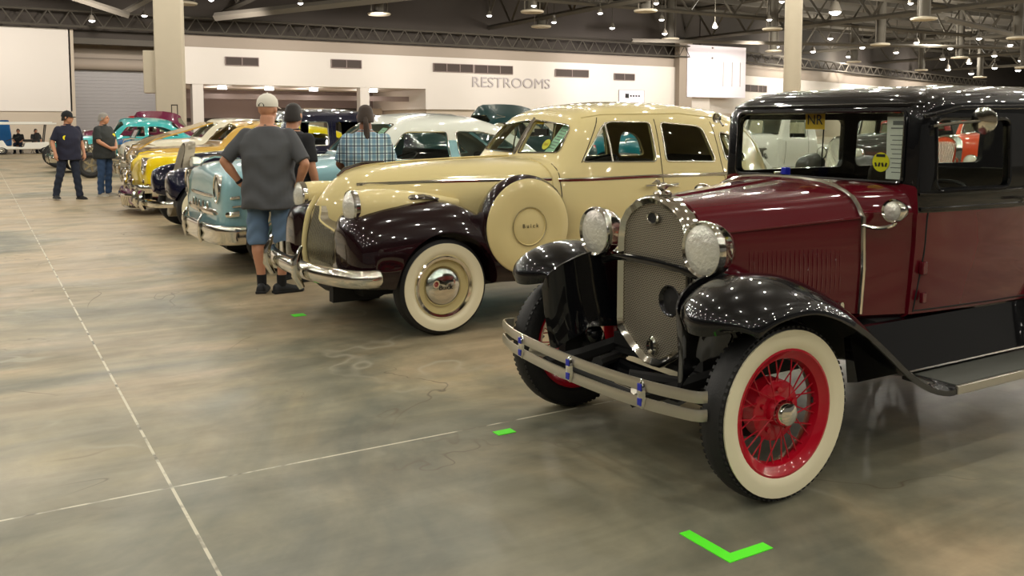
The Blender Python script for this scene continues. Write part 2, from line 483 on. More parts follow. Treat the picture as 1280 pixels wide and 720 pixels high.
struct(MB().bbox((-60, -60, -.2), (205, 120, 0)), 'floor', 'floor', smooth=False)
struct(MB().bbox((-60, -60, 13.0), (205, 120, 13.2)), 'ceiling', 'deck', smooth=False)
YW = 67.0
ORD = ['first', 'second', 'third', 'fourth', 'fifth', 'sixth', 'seventh', 'eighth', 'ninth', 'tenth', 'eleventh', 'twelfth', 'thirteenth', 'fourteenth']
# left white wall, door bay, hanging box over the recess, washroom block
def panel_wall(x0, x1, y, z0, z1, name, m, t=.4):
    return struct(MB().bbox((x0, y, z0), (x1, y + t, z1)), name, m, smooth=False)
panel_wall(-60, 5.7, YW, 2.35, 7.8, 'wall_left', 'wall_white')
panel_wall(-60, 5.7, YW + .1, 0, 2.35, 'wall_left_lower', 'wall_tan')
panel_wall(-60, 62.0, YW + .6, 7.2, 13, 'wall_upper', 'dark_void')
# roll-up door bay
b = MB(); b.bbox((5.7, YW + 3, 0), (12.8, YW + 3.2, 5.4)); dr = struct(b, 'door_1', 'door_grey', smooth=False)
b = MB()
for k in range(22): b.cyl((5.75, YW + 3, .25 + k * .24), (12.75, YW + 3, .25 + k * .24), .012, n=6)
o = b.build('door_slats', 'door_grey', dr, smooth=False)
struct(MB().cyl((5.7, YW + 2.6, 5.7), (12.8, YW + 2.6, 5.7), .42, n=20), 'trim_1', 'wall_band')
panel_wall(5.7, 12.8, YW + 3.0, 5.4, 7.8, 'wall_door_head', 'wall_band')
struct(MB().bbox((5.6, YW, 0), (5.9, YW + 3.2, 7.8)), 'wall_door_jamb_left', 'wall_tan', smooth=False)
struct(MB().bbox((12.7, YW, 0), (12.9, YW + 3.2, 4.3)), 'wall_door_jamb_right', 'recess', smooth=False)
struct(MB().bbox((5.7, YW + .3, 6.9), (12.8, YW + .9, 7.3)), 'trim_2', 'trussd', smooth=False)
# the hanging white box
b = MB(); b.bbox((12.8, YW - .3, 4.35), (31.6, YW + 12, 6.95)); struct(b, 'wall_overhang', 'wall_white', smooth=False)
b = MB(); b.bbox((12.9, YW - .2, 6.95), (58.9, YW + 12, 7.8)); struct(b, 'trim_3', 'wall_band', smooth=False)
b = MB(); b.bbox((31.6, YW - .3, 2.7), (58.9, YW + 12, 6.95)); struct(b, 'wall_restrooms', 'wall_white', smooth=False)
b = MB(); b.bbox((31.8, YW, 0), (58.9, YW + 12, 2.7)); struct(b, 'wall_restrooms_lower', 'wall_tan', smooth=False)
struct(MB().bbox((12.9, YW + 11, 0), (31.8, YW + 11.3, 4.35)), 'wall_recess', 'recess', smooth=False)
struct(MB().bbox((14.5, YW + 10.8, 1.7), (18, YW + 11, 2.0)), 'trim_4', 'dark_void', smooth=False)
for k, x in enumerate((21.5, 24.5, 27.5, 30)):
    struct(MB().bbox((x, YW + 9, 0), (x + 1.7, YW + 9.5, 2.9)), 'wall_recess_pier_%d' % (k + 1), 'dark_void' if k % 2 == 0 else 'wall_tan', smooth=False)
struct(MB().bbox((13, YW + 3, 3.4), (31.6, YW + 3.5, 3.8)), 'trim_5', 'recess', smooth=False)
for i, (x, z) in enumerate(((16, 3.9), (19.5, 3.6), (23, 3.9), (28, 3.9))):
    lamp(x, YW + 5, 3.7, 130, .3, (1, .85, .75))
    o = MB().cyl((x, YW + 2, 4.1), (x, YW + 2, 4.345), .34, .3).build('recess_lamp', 'lampglow')
    tag(o, 'round white lamp under the white overhang, %s from the left' % ORD[i], 'ceiling lamp', 'round lamps under the overhang')
for i, x in enumerate((13.4, 26.0)):
    o = struct(MB().bbox((x, YW - .25, 0), (x + .75, YW + .5, 4.36)), 'trim_%d' % (6 + i), 'wall_white', smooth=False)
# return face window on the box
struct(MB().bbox((12.72, YW + 1, 5.0), (12.82, YW + 9, 7.0)), 'window_1', 'wall_band', smooth=False)
# vents
def vent(xa, xb, za, zb, n, y=YW - .34, lab=None):
    t = thing('wall_vent', lab, 'wall vent', ((xa + xb) / 2, y, (za + zb) / 2), 0, 'dark slot vents in the white wall')
    b = MB(); b.box((0, 0, 0), (xb - xa, .06, zb - za)); b.build('vent_backing', 'vent', t, smooth=False)
    b = MB()
    for i in range(n + 1): b.box((-(xb - xa) / 2 + (xb - xa) * i / n, -.05, 0), (.06, .06, zb - za))
    for s in (-1, 1): b.box((0, -.05, s * (zb - za) / 2), (xb - xa, .06, .05))
    b.build('vent_frame', 'recess', t, smooth=False)
def wx(px):  # where a sight line meets the far wall
    a = (px - 640) / 1125.; d = YW / (.859 - a * .512); return d * (a * .859 + .512), d
def wz(px, py): return 1.51 + (155 - py) * wx(px)[1] / 1125.
for x0, x1, y0, y1, n, lab in ((283, 324, 73, 83, 2, 'dark slot vent on the white overhang nearest the beige column'),
                          (414, 451, 76, 86, 2, 'dark slot vent on the white overhang, left of the restrooms lettering'),
                          (540, 589, 81, 91, 3, 'first dark slot vent above the restrooms lettering, left of its twin'),
                          (591, 638, 83, 93, 3, 'second dark slot vent above the restrooms lettering'),
                          (691, 732, 88, 97, 2, 'dark slot vent just right of the restrooms lettering'),
                          (764, 789, 93, 101, 2, 'small dark slot vent farthest right on the restrooms wall')):
    vent(wx(x0)[0], wx(x1)[0], wz((x0 + x1) / 2, y1), wz((x0 + x1) / 2, y0), n, lab=lab)
xl, xr = wx(588)[0], wx(684)[0]
M['font_m'] = M['letter']
t = textobj('RESTROOMS', 1.22, 'letter', None, ((xl + xr) / 2, YW - .36, wz(636, 105)), (radians(90), 0, 0), 'wall_lettering', .03)
bx = [v.co.x for v in t.data.vertices]; t.scale = ((xr - xl) / (max(bx) - min(bx)), 1, 1)
tag(t, 'large grey letters reading RESTROOMS on the far white wall', 'wall lettering')
# framed notice on the wall
x0, x1 = wx(770)[0], wx(801)[0]
t = thing('wall_notice', 'white framed notice with small dark print on the far white wall', 'sign', ((x0 + x1) / 2, YW - .36, wz(786, 121)))
b = MB(); b.box((0, 0, 0), (x1 - x0, .06, 1.15)); b.build('notice_board', 'wall_bright', t, smooth=False)
b = MB()
for s in (-1, 1): b.box((s * (x1 - x0) / 2, -.02, 0), (.06, .08, 1.2)); b.box((0, -.02, s * .58), (x1 - x0, .08, .06))
b.build('notice_frame', 'letter', t, smooth=False)
b = MB(); b.box((-.55, -.04, .05), (.42, .03, .42)); b.box((-.55, -.06, .05), (.2, .03, .2))
for k in range(4): b.box((-.1 + k * .32, -.04, .05), (.22, .03, .16))
b.build('notice_print', 'ink_black', t, smooth=False)
# bright block, angled far wall
xa, xb = wx(849)[0], wx(921)[0]
b = MB(); b.bbox((xa, YW - 1, 4.1), (xb, YW + 2, 9.1)); struct(b, 'wall_bright_block', 'wall_bright', smooth=False)
b = MB()
for px in (893, 904, 914): b.bbox((wx(px)[0], YW - 1.04, 5.2), (wx(px)[0] + .05, YW - 1, 7.6))
struct(b, 'trim_8', 'letter', smooth=False)
struct(MB().bbox((58.0, YW - .9, 0), (59.6, YW - .2, 9.5)), 'trim_9', 'wall_band', smooth=False)
struct(MB().bbox((59.6, YW - .3, 0), (62.5, YW + .3, 7.6)), 'wall_return', 'wall_white', smooth=False)
def angled(name, z0, z1, m, off=0, x0=62, y0=67, x1=200, y1=107.15):
    d = Vector((x1 - x0, y1 - y0, 0)); a = math.atan2(d.y, d.x)
    o = MB().bbox((0, off, z0), (d.length, off + .4, z1)).build(name, m, smooth=False, loc=(x0, y0, 0), rot=(0, 0, a)); o['kind'] = 'structure'; return o
angled('wall_right', 2.6, 6.6, 'wall_white'); angled('trim_10', 6.6, 7.8, 'wall_band', -.05)
angled('wall_right_lower', 0, 2.6, 'wall_tan'); angled('wall_right_upper', 7.8, 13, 'dark_void', .5)
for px0, px1, lab in ((929, 958, 'dark slot vent on the far right wall behind the round column'), (959, 975, 'short dark slot vent beside the round column on the far right wall')):
    c0 = wx(px0)[0]; c1 = wx(px1)[0]
    t = thing('wall_vent', lab, 'wall vent', (0, 0, 0), 0, 'dark slot vents in the white wall')
    s0 = (c0 - 60) ; s1 = (c1 - 60)
    a = math.atan2(25.6, 88)
    t.location = (62 + (s0 + s1) / 2 * cos(a), 67 + (s0 + s1) / 2 * sin(a) - .06, 5.3); t.rotation_euler = (0, 0, a)
    MB().box((0, 0, 0), (s1 - s0, .06, .7)).build('vent_backing', 'vent', t, smooth=False)
    b = MB()
    for k in range(3): b.box(((k - 1) * (s1 - s0) / 2, -.04, 0), (.08, .05, .7))
    b.build('vent_frame', 'recess', t, smooth=False)
# side and rear hall walls out of the picture (they carry the room's bounce)
struct(MB().bbox((-60, -60, 0), (-59.5, 120, 13)), 'wall_far_left', 'wall_tan', smooth=False)

# columns
def column_at(px, d, half, name, lab, m, rnd):
    a = (px - 640) / 1125.; x = d * (a * .859 + .512); y = d * (.859 - a * .512)
    if rnd:
        b = MB().cyl((0, 0, 0), (0, 0, 13), half, n=32); o = b.build(name, m, loc=(x, y, 0))
    else:
        b = MB().bbox((-half, -half, 0), (half, half, 13)); o = b.build(name, m, loc=(x, y, 0), rot=(0, 0, radians(-16)), bevel=.05)
    o['kind'] = 'structure'; return o
c1 = column_at(216, 40, .58, 'trim_11', '', 'col', False)
b = MB().bbox((-.25, -.25, 0), (.25, .25, 1.85)); b.build('electrical_box', 'col', None, bevel=.03, loc=(c1.location.x - .82, c1.location.y + .1, 2.85), rot=(0, 0, radians(-16)))
tag(bpy.data.objects['electrical_box'], 'tall beige electrical box fixed high on the side of the square column', 'electrical box')
b = MB(); b.bbox((-.14, -.03, 0), (.14, .0, .66)); e = b.build('hose_cabinet', 'dark_void', None, smooth=False, loc=(c1.location.x + .03, c1.location.y - .585, 1.7), rot=(0, 0, radians(-16)))
MB().bbox((-.1, -.045, .05), (.1, -.028, .61)).build('cabinet_door', 'col', e, smooth=False)
tag(e, 'narrow upright cabinet with a dark frame on the square beige column', 'cabinet')
c2 = column_at(988, 46, .43, 'trim_12', '', 'col', True)
# white pole by the roll door
o = MB().cyl((0, 0, 0), (-.12, 0, 4.6), .12, n=10).build('leaning_pole', 'white', loc=(10.6, 63.5, 0)); tag(o, 'thin white pole standing in front of the grey roll door', 'pole')

# roof steel: chords, webs, purlins
def girder(name, A, B, depth, r=.13, n=10, m='truss', kind=True):
    A, B = Vector(A), Vector(B); b = MB(); dz = Vector((0, 0, depth))
    b.tube([A, B], r, 4); b.tube([A + dz, B + dz], r, 4)
    for i in range(n):
        p = A.lerp(B, i / n); q = A.lerp(B, (i + .5) / n); s = A.lerp(B, (i + 1) / n)
        b.tube([p + dz * 0, q + dz], r * .6, 4); b.tube([q + dz, s], r * .6, 4)
    o = b.build(name, m, smooth=False); o['kind'] = 'structure'; return o
# walkway rail above the far wall
girder('trim_13', (-20, YW - 1.2, 7.9), (59, YW - 1.2, 7.9), 1.0, .07, 60, 'trussd')
girder('trim_14', (62, YW - 1, 7.9), (149, 91.5, 7.9), 1.0, .09, 40, 'truss')
k = 15
for y in (40, 52):
    girder('trim_%d' % k, (-30, y, 9.9), (150, y, 9.9), 2.6, .16, 40, 'trussd'); k += 1
for x in (-6, 16, 38, 60, 82, 104, 126):
    girder('trim_%d' % k, (x, -20, 9.7), (x, 86, 9.7), 2.8, .2, 24, 'trussd'); k += 1
for y in range(30, 100, 6):
    struct(MB().bbox((-40, y, 12.2), (150, y + .22, 12.6)), 'trim_%d' % k, 'trussd', smooth=False); k += 1
# sloping beams seen near the top of the view
for A, B, r in (((14, 62, 8.6), (34, 44, 10.6), .28), ((2, 60, 10.0), (8.5, 60.5, 8.2), .2), ((8.2, 62, 8.4), (10.5, 60, 9.8), .2), ((49, 62, 8.7), (98, 48, 9.0), .16), ((60, 40, 9.0), (110, 52, 8.6), .2)):
    struct(MB().tube([A, B], r, 4), 'trim_%d' % k, 'truss', smooth=False); k += 1
# ducts with disc diffusers
DISC = [(476, 21, 31), (676, 36, 27), (665, 18, 30), (805, 17, 32), (836, 51, 24), (1149, 27, 34), (1096, 58, 26), (964, 66, 22), (962, 39, 26), (1195, 74, 22), (1266, 50, 28), (1064, 79, 19), (1148, 89, 17), (1221, 98, 17), (236, 8, 24), (1275, 86, 22)]
proto = None
def discfix():
    t = thing('air_diffuser', '', 'air diffuser', (0, 0, 0), 0, 'round disc air diffusers hanging from the roof ducts')
    MB().lathe([(0, .02), (.0, .75), (.10, .80), (.16, .72), (.22, .3)], axis='z', n=24).build('diffuser_disc', 'disc', t)
    MB().cyl((0, 0, 0), (0, 0, 1), .34, n=16).build('duct_drop', 'trussd', t, loc=(0, 0, .2))
    b = MB()
    b.cyl((.6, 0, 0), (.6, 0, 1), .045, n=6); b.cyl((-.6, 0, 0), (-.6, 0, 1), .045, n=6)
    b.build('hanger_rod', 'truss', t, loc=(0, 0, .12))
    return t
def clone(o, parent=None):
    c = o.copy(); COL.objects.link(c)
    if parent: c.parent = parent
    for ch in o.children: clone(ch, c)
    return c
def hang(t, z):
    for c in t.children:
        if c.name.startswith(('duct_drop', 'hanger_rod')): c.scale = (1, 1, (13.05 - z) / t.scale[2] - c.location.z)
ORD = ['first', 'second', 'third', 'fourth', 'fifth', 'sixth', 'seventh', 'eighth', 'ninth', 'tenth', 'eleventh', 'twelfth', 'thirteenth', 'fourteenth']
ZONES = [(-1, 200, 'above the grey roll door'), (200, 560, 'above the white overhang'), (560, 760, 'above the restrooms lettering'), (760, 976, 'just left of the round column'), (976, 1120, 'just right of the round column'), (1120, 1290, 'at the upper right corner')]
def place_words(px, py, allp, what):
    for a, b_, w_ in ZONES:
        if a < px <= b_:
            mine = sorted([q for q in allp if a < q[0] <= b_]); i = [q[:2] for q in mine].index((px, py))
            return what + (', %s from left of those ' % ORD[i] if len(mine) > 1 else ', the one ') + w_
def skyp(px, py, z):
    a = (px - 640) / 1125.; d = (z - 1.51) * 1125. / (155 - py); return d * (a * .859 + .512), d * (.859 - a * .512), d
side_words = ['above the white overhang', 'above the restrooms lettering', 'higher above the restrooms lettering']
for i, (px, py, wd) in enumerate(DISC):
    z = 9.0
    x, y, d = skyp(px, py, z)
    while d * wd / 1125. > 1.75 and z > 5: z -= .2; x, y, d = skyp(px, py, z)
    t = discfix() if proto is None else clone(proto)
    proto = proto or t
    t.location = (x, y, z)
    t['label'] = place_words(px, py, DISC, 'pale disc diffuser'); hang(t, z)
# visible lamps
LAMPS = [(121, 27), (186, 21), (269, 2), (379, 6), (612, 21), (667, 9), (692, 29), (749, 18), (818, 6), (764, 36), (825, 26), (829, 43), (891, 35), (958, 26), (973, 4), (1132, 6), (1034, 49), (968, 59), (1013, 65), (1057, 71), (1074, 60), (1116, 66), (1141, 54), (1183, 61), (1174, 74), (1218, 49), (1257, 57), (1238, 70), (1207, 79), (1210, 92), (1239, 85), (1271, 76), (1181, 87), (1268, 88)]
lp = None
for (px, py) in LAMPS:
    x, y, d = skyp(px, py, 9.2)
    if y > YW - 3 and px < 850: y = YW - 3 - random.random() * 3; s = y / (.859 - (px - 640) / 1125. * .512); x = s * ((px - 640) / 1125. * .859 + .512); z = 1.51 + (155 - py) * s / 1125.
    else: z = 9.2
    if lp is None:
        t = thing('high_bay_lamp', '', 'ceiling lamp', (0, 0, 0), 0, 'high bay lamps under the dark roof')
        MB().lathe([(0, .02), (-.04, .2), (0, .24), (.3, .12), (.34, .1)], axis='z', n=16).build('lamp_housing', 'truss', t)
        MB().ball((0, 0, .02), .22, 8, (1, 1, .8)).build('lamp_glow_bulb', 'lampglow', t)
        MB().cyl((0, 0, 0), (0, 0, 1), .03, n=6).build('hanger_rod', 'trussd', t, loc=(0, 0, .3))
        lp = t
    else: t = clone(lp)
    t.location = (x, y, z); s = max(.7, d / 75.); t.scale = (s, s, s)
    t['label'] = place_words(px, py, LAMPS, 'bright bay lamp'); hang(t, z)
x, y, d = skyp(1039, 16, 9.2)
t = clone(lp); t.location = (x, y, 9.2); t.scale = (1.9, 1.9, 1.9); hang(t, 9.2); t['label'] = 'brightest and largest high bay lamp, right of the round column'; 
del t['group']
# green tape marks on the floor
def tape(loc, rz, parts, lab):
    b = MB()
    for lo, hi in parts: b.bbox(lo, hi)
    tag(b.build('tape_mark', 'tape', None, smooth=False, loc=loc, rot=(0, 0, rz)), lab, 'tape mark')
tape((2.18, 2.19, 0), 0, [((0, 0, .0), (.05, .26, .003)), ((.05, 0, .0), (.21, .05, .003))], 'green tape corner mark on the floor in front of the burgundy car')
tape((2.13, 3.70, 0), 0, [((0, 0, .0), (.10, .06, .003))], 'small green tape mark on the floor between the burgundy and cream cars')
tape((2.10, 6.86, 0), 0, [((0, 0, .0), (.10, .09, .003))], 'small green tape mark on the floor before the cream car bumper')
# ================================================================== wheels
def wheel(root, x, y, side, R=.36, W=.13, rim=.24, ww=.0, style='wire', steer=0.0, rimmat='wheel_red', cap='chrome', name='wheel', text=None, tread=False, mesh_of=None):
    """wheel part (its tyre mesh) with sub-parts; outer face towards side*y"""
    b = MB(); h = W / 2; s = -1
    prof = [(h * .55, rim - .008), (h * .80, rim + .004), (h * .98, rim + .02 + (R - rim) * .30), (h * 1.0, rim + (R - rim) * .55), (h * .88, R - .028), (h * .74, R - .010), (h * .4, R - .002), (0, R), (-h * .4, R - .002), (-h * .74, R - .010), (-h * .88, R - .028), (-h, rim + (R - rim) * .55), (-h * .98, rim + .02), (-h * .55, rim - .008)]
    b.lathe([(-t, r) for t, r in prof], n=56)
    if tread:
        nt = 76
        for i in range(nt):
            a = 2 * pi * i / nt
            for off, ph in ((-.72, 0), (.72, .5)):
                aa = a + ph * 2 * pi / nt
                c = Vector(((R + .001) * cos(aa), off * h, (R + .001) * sin(aa)))
                if abs(off) > .6: c *= (R - .015) / R; c.y = off * h * 1.07
                b.box(c, (.005, h * .36, .015), (0, -aa, 0))
    o = b.build('wheel', 'rubber', root, loc=(x, y, R), rot=(0, 0, (pi if side > 0 else 0) + steer), ang=40)
    if ww:
        r0, r1 = rim + .006, rim + (R - rim) * ww
        MB().lathe([(-h * .84, r0), (-h * 1.0, r0 + (r1 - r0) * .22), (-h * 1.055, r0 + (r1 - r0) * .5), (-h * 1.03, r1), (-h * .9, r1 - .001)], n=56).build('whitewall', 'whitewall', o)
    if style == 'wire':
        b = MB()
        b.lathe([(-h * .86, rim + .012), (-h * .90, rim), (-h * .72, rim - .014), (-h * .55, rim - .034), (-h * .1, rim - .044), (h * .5, rim - .03), (h * .85, rim - .002), (h * .8, rim + .006)], n=48)
        b.build('rim', rimmat, o)
        b = MB(); b.lathe([(h * .9, .02), (h * .9, .125), (-h * .05, .125), (-h * .12, .118), (-h * .2, .062), (-h * .55, .056), (-h * .66, .05)], n=32)
        for k in range(5):
            a = 2 * pi * k / 5 + .3; b.cyl((cos(a) * .088, -h * .12, sin(a) * .088), (cos(a) * .088, -h * .34, sin(a) * .088), .011, n=8)
        b.build('hub_drum', rimmat, o)
        b = MB()
        for k in range(30):
            a = 2 * pi * k / 30; da = (.5 if k % 2 else -.5)
            out = k % 3 == 0
            y0, r0 = (-h * .6, .055) if out else (-h * .1, .118)
            b.tube([(cos(a + da * (.9 if out else .35)) * r0, y0, sin(a + da * (.9 if out else .35)) * r0), (cos(a) * (rim - .03), -h * .3, sin(a) * (rim - .03))], .0032, 5)
        b.build('spoke', rimmat, o); o.children[-1]['kind'] = 'stuff' if False else 'thing'
        MB().lathe([(-h * .64, .050), (-h * .72, .054), (-h * 1.0, .052), (-h * 1.22, .044), (-h * 1.36, .024), (-h * 1.39, .001)], n=24).build('hub_cap', cap, o)
        MB().cyl((rim - .05, -h * .2, .02), (rim - .09, -h * .75, .02), .006, n=6).build('valve_stem', 'black_trim', o)
    else:
        b = MB(); b.lathe([(-h * .80, rim + .008), (-h * .92, rim), (-h * .80, rim - .012), (-h * .5, rim - .03), (-h * .45, rim * .66), (-h * .55, rim * .6), (-h * .5, 0.001)], n=40); b.build('rim', rimmat, o)
        if style == 'cap':
            MB().lathe([(-h * .5, rim * .66), (-h * .62, rim * .64), (-h * .86, rim * .55), (-h * 1.0, rim * .42), (-h * 1.12, rim * .25), (-h * 1.16, .001)], n=36).build('hub_cap', cap, o)
            MB().lathe([(-h * .87, rim + .004), (-h * .99, rim - .008), (-h * .93, rim - .026), (-h * .82, rim - .03)], n=40).build('trim_ring', 'chrome', o)
            if text: textobj(text, .05, 'ink_black', o, (0, -h * 1.17, 0), (radians(90), 0, 0), 'hub_lettering', .001)
        if style == 'mag':
            b = MB()
            for k in range(5):
                a = 2 * pi * k / 5; b.box((cos(a) * rim * .5, -h * .6, sin(a) * rim * .5), (rim * .9, .02, rim * .28), (0, -a, 0))
            b.cyl((0, -h * .5, 0), (0, -h * .9, 0), rim * .25); b.build('spoke_face', cap, o)
    return o

def mir(half, zkeep=True):
    """half ring (y>=0) from bottom centre to top centre -> closed ring"""
    r = [(x, y, z) for x, y, z in half] + [(x, -y, z) for x, y, z in reversed(half) if abs(y) > 1e-5]
    return r

# ================================================================== 1. burgundy 1930s sedan (near right)
MA = thing('vintage_sedan', 'burgundy and black 1930s sedan with red wire wheels, chrome bumper nearest the camera', 'car', (2.70, 3.217, 0))
def ma_ring(x, w0, zb, w1, zs, wt, zsh, zt):
    """sill half width w0 at zb, belt w1 at zs, shoulder wt at zsh, top zt"""
    pts = [(x, 0, zb), (x, w0 * .9, zb), (x, w0, zb + .03), (x, (w0 + w1) / 2 + .01, (zb + zs) / 2), (x, w1, zs), (x, w1 * .985, zs + (zsh - zs) * .35)]
    for k in range(1, 8):
        a = k / 7 * pi / 2
        pts.append((x, wt * (cos(a) ** .75) * 1.0, zsh + (zt - zsh) * (sin(a) ** .9)))
    pts[-1] = (x, 0, zt)
    return mir(pts)
# hood
b = MB(); st = [(.055, .245, .60, .245, 1.015, .232, 1.03, 1.168), (.30, .325, .60, .325, 1.035, .308, 1.05, 1.190), (.55, .405, .60, .405, 1.055, .385, 1.07, 1.212), (.80, .490, .60, .490, 1.075, .465, 1.09, 1.236)]
b.loft([ma_ring(*s) for s in st]); hood = b.build('hood', 'burg', MA, ang=25)
b = MB()
for s in (-1, 1):
    b.tube([(.06, s * .248, 1.018), (.42, s * .368, 1.048), (.80, s * .493, 1.078)], .006, 6)
    b.tube([(.06, s * .15, 1.115), (.42, s * .22, 1.152), (.80, s * .29, 1.185)], .004, 6)
b.tube([(.06, 0, 1.17), (.8, 0, 1.238)], .006, 6)
b.build('hood_hinge', 'burg', hood)
b = MB()
for s in (-1, 1):
    for k in range(21):
        x = .27 + k * .0215; y = .245 + (x - .055) * .329
        b.tube([(x, s * (y - .002), .73), (x, s * (y + .003), .79), (x, s * (y + .003), .89), (x, s * (y - .002), .94)], .006, 6)
b.build('hood_louvre', 'burg', hood); hood.children[-1]['kind'] = 'stuff'
b = MB()
for s in (-1, 1):
    for x in (.13, .70): b.box((x, s * (.25 + (x - .055) * .329), .66), (.05, .02, .03)); b.cyl((x, s * (.25 + (x - .055) * .329), .68), (x, s * (.27 + (x - .055) * .329), .68), .012, n=8)
b.build('hood_latch', 'chrome', hood)
# cowl and body shell
def body_ring(x, w0, w1, zs, wt, zsh, zt, zb=.60):
    P = [(x, 0, zb), (x, w0 * .95, zb), (x, w0, zb + .02), (x, w0 + (w1 - w0) * .45, .78), (x, w0 + (w1 - w0) * .9, .95), (x, w1, 1.085), (x, w1 + .004, 1.10), (x, w1 - .004, zs)]
    P += [(x, w1 + (wt - w1) * t, zs + (zsh - zs) * t) for t in (.33, .66, 1)]
    for k in range(1, 8):
        a = k / 7 * pi / 2; P.append((x, wt * cos(a) ** .42, zsh + (zt - zsh) * sin(a) ** .85))
    P[-1] = (x, 0, zt); return mir(P)
b = MB()
rows = [(.805, .495, .492, 1.102, .470, 1.108, 1.238), (.93, .535, .545, 1.104, .525, 1.118, 1.236), (1.04, .575, .600, 1.108, .585, 1.14, 1.232)]
b.loft([body_ring(*r) for r in rows]); cowl = b.build('cowl', 'burg', MA, ang=25)
b = MB()
rows = [(1.03, .590, .618, 1.20, .608, 1.215, 1.235), (1.045, .592, .622, 1.20, .612, 1.50, 1.585), (1.06, .594, .628, 1.20, .616, 1.545, 1.630), (1.10, .60, .636, 1.20, .622, 1.575, 1.662), (1.20, .61, .650, 1.20, .634, 1.60, 1.690), (1.60, .635, .672, 1.20, .652, 1.615, 1.712), (2.1, .645, .680, 1.20, .658, 1.615, 1.715), (2.6, .635, .672, 1.20, .65, 1.605, 1.70), (3.2, .62, .660, 1.20, .635, 1.59, 1.675), (3.5, .58, .63, 1.20, .60, 1.57, 1.65), (3.66, .52, .57, 1.20, .54, 1.52, 1.58), (3.70, .48, .52, 1.20, .48, 1.48, 1.52)]
b.loft([body_ring(*r) for r in rows])
# material split: black above the belt
sh = Shell(b, 'body', ['black', 'burg'], MA, .035)
for p in sh.o.data.polygons: p.material_index = 0 if p.center.z > 1.098 else 1
cut = MB()
wins = [rrect([(a, 1.205), (b_, 1.205), (b_, 1.535), (a, 1.535)], .045) for a, b_ in ((1.135, 1.675), (1.83, 2.42), (2.55, 3.2))]
winf = [rrect([(a, 1.24), (b_, 1.24), (b_, 1.535), (a, 1.535)], .045) for a, b_ in ((1.135, 2.06), (2.18, 3.48))]
ws = rrect([(-.535, 1.232), (.535, 1.232), (.535, 1.572), (-.535, 1.572)], .03)
rw = rrect([(-.35, 1.28), (.35, 1.28), (.35, 1.52), (-.35, 1.52)], .05)
for o_ in wins: cut.prism(o_, 'y', -1.2, -.3)
for o_ in winf: cut.prism(o_, 'y', .3, 1.2)
cut.prism(ws, 'x', .9, 1.085); cut.prism(rw, 'x', 3.55, 3.9)
sh.cut(cut)
gc = MB()
for o_ in wins: gc.prism(o_, 'y', -1.2, -.3)
for o_ in winf: gc.prism(o_, 'y', .3, 1.2)
gc.prism(ws, 'x', .9, 1.085); gc.prism(rw, 'x', 3.55, 3.9)
sh.glass(gc, 'window_glass')
# mouldings
b = MB(); sh.sideline(b, [(1.04, 1.115), (3.1, 1.115)], .011, sub=16); sh.sideline(b, [(1.04, 1.185), (3.1, 1.185)], .008, sub=16)
b.build('belt_moulding', 'black', MA)
b = MB()
for o_ in wins[:2]: sh.sideline(b, o_, .009, closed=True, sub=1, sides=(-1,))
b.tube(sh.front(ws + ws[:1], .002), .010, 6)
b.build('window_frame', 'black', MA)
b = MB(); sh.sideline(b, [(1.085, 1.10), (1.08, .9), (1.055, .63)], .0045, off=-.001); sh.sideline(b, [(1.90, 1.6), (1.90, .63)], .0045, off=-.001, sub=12); sh.sideline(b, [(1.055, .635), (1.9, .635)], .0045, off=-.001, sub=8)
b.build('door_gap', 'dark_hole', MA)
b = MB(); q = sh.side([(1.08, .82), (1.08, .86)])[0]; b.box((1.075, q[1] - .012, .84), (.035, .025, .06)); b.box((1.08, q[1] - .012, .70), (.03, .02, .05)); b.build('door_hinge', 'burg', MA, bevel=.004)
b = MB(); q = sh.side([(1.79, 1.14)])[0]; b.cyl(q, (q[0], q[1] - .05, q[2]), .01); b.tube([(q[0], q[1] - .05, q[2]), (q[0] - .1, q[1] - .052, q[2])], .009, 8); b.build('door_handle', 'chrome', MA)
# roof skin: soft black insert with drip rail
b = MB(); sh.sideline(b, [(1.06, 1.545), (1.3, 1.588), (2.1, 1.60), (3.1, 1.565)], .011, sub=10); b.build('drip_rail', 'black', MA)
b = MB(); b.tube(sh.front([(y, 1.600) for y in [(-.60 + i * .08) for i in range(16)]], .0), .012, 6); b.build('roof_visor_edge', 'black', MA)
# cowl strip
b = MB(); R_ = ma_ring(.80, .492, .60, .492, 1.080, .468, 1.095, 1.240)
half = R_[2:24]; R2 = [(p[0] + .012 * (p[2] - .6), p[1] * 1.012, p[2] * 1.003) for p in R_ if p[2] > .615]
cy = sorted(R2, key=lambda p: math.atan2(p[1], p[2] - .3)); b.tube([Vector(p) for p in cy], .0135, 8, flat=(1, 1)); b.build('cowl_strip', 'chrome', MA)
# splash apron, running boards
b = MB()
for s in (-1, 1):
    b.loft([[(x, s * .57, .60), (x, s * .60, .60), (x, s * .655, .375), (x, s * .60, .36)] for x in (.60, 1.4, 2.2, 2.9)])
b.build('splash_apron', 'black', MA)
b = MB()
for s in (-1, 1): b.bbox((.98, min(s * .60, s * .86), .318), (2.25, max(s * .60, s * .86), .345))
rbd = b.build('running_board', 'black_trim', MA, bevel=.006)
b = MB()
for s in (-1, 1):
    b.bbox((1.0, min(s * .855, s * .872), .312), (2.25, max(s * .855, s * .872), .352))
b.build('running_board_edge', 'nickel', rbd, bevel=.003)
M['mat_grey'] = mat('ribbed_rubber_mat', (92, 94, 88), .5)
b = MB()
for s in (-1, 1): b.bbox((1.02, min(s * .64, s * .85), .345), (2.25, max(s * .64, s * .85), .350))
b.build('running_board_mat', 'mat_grey', rbd)
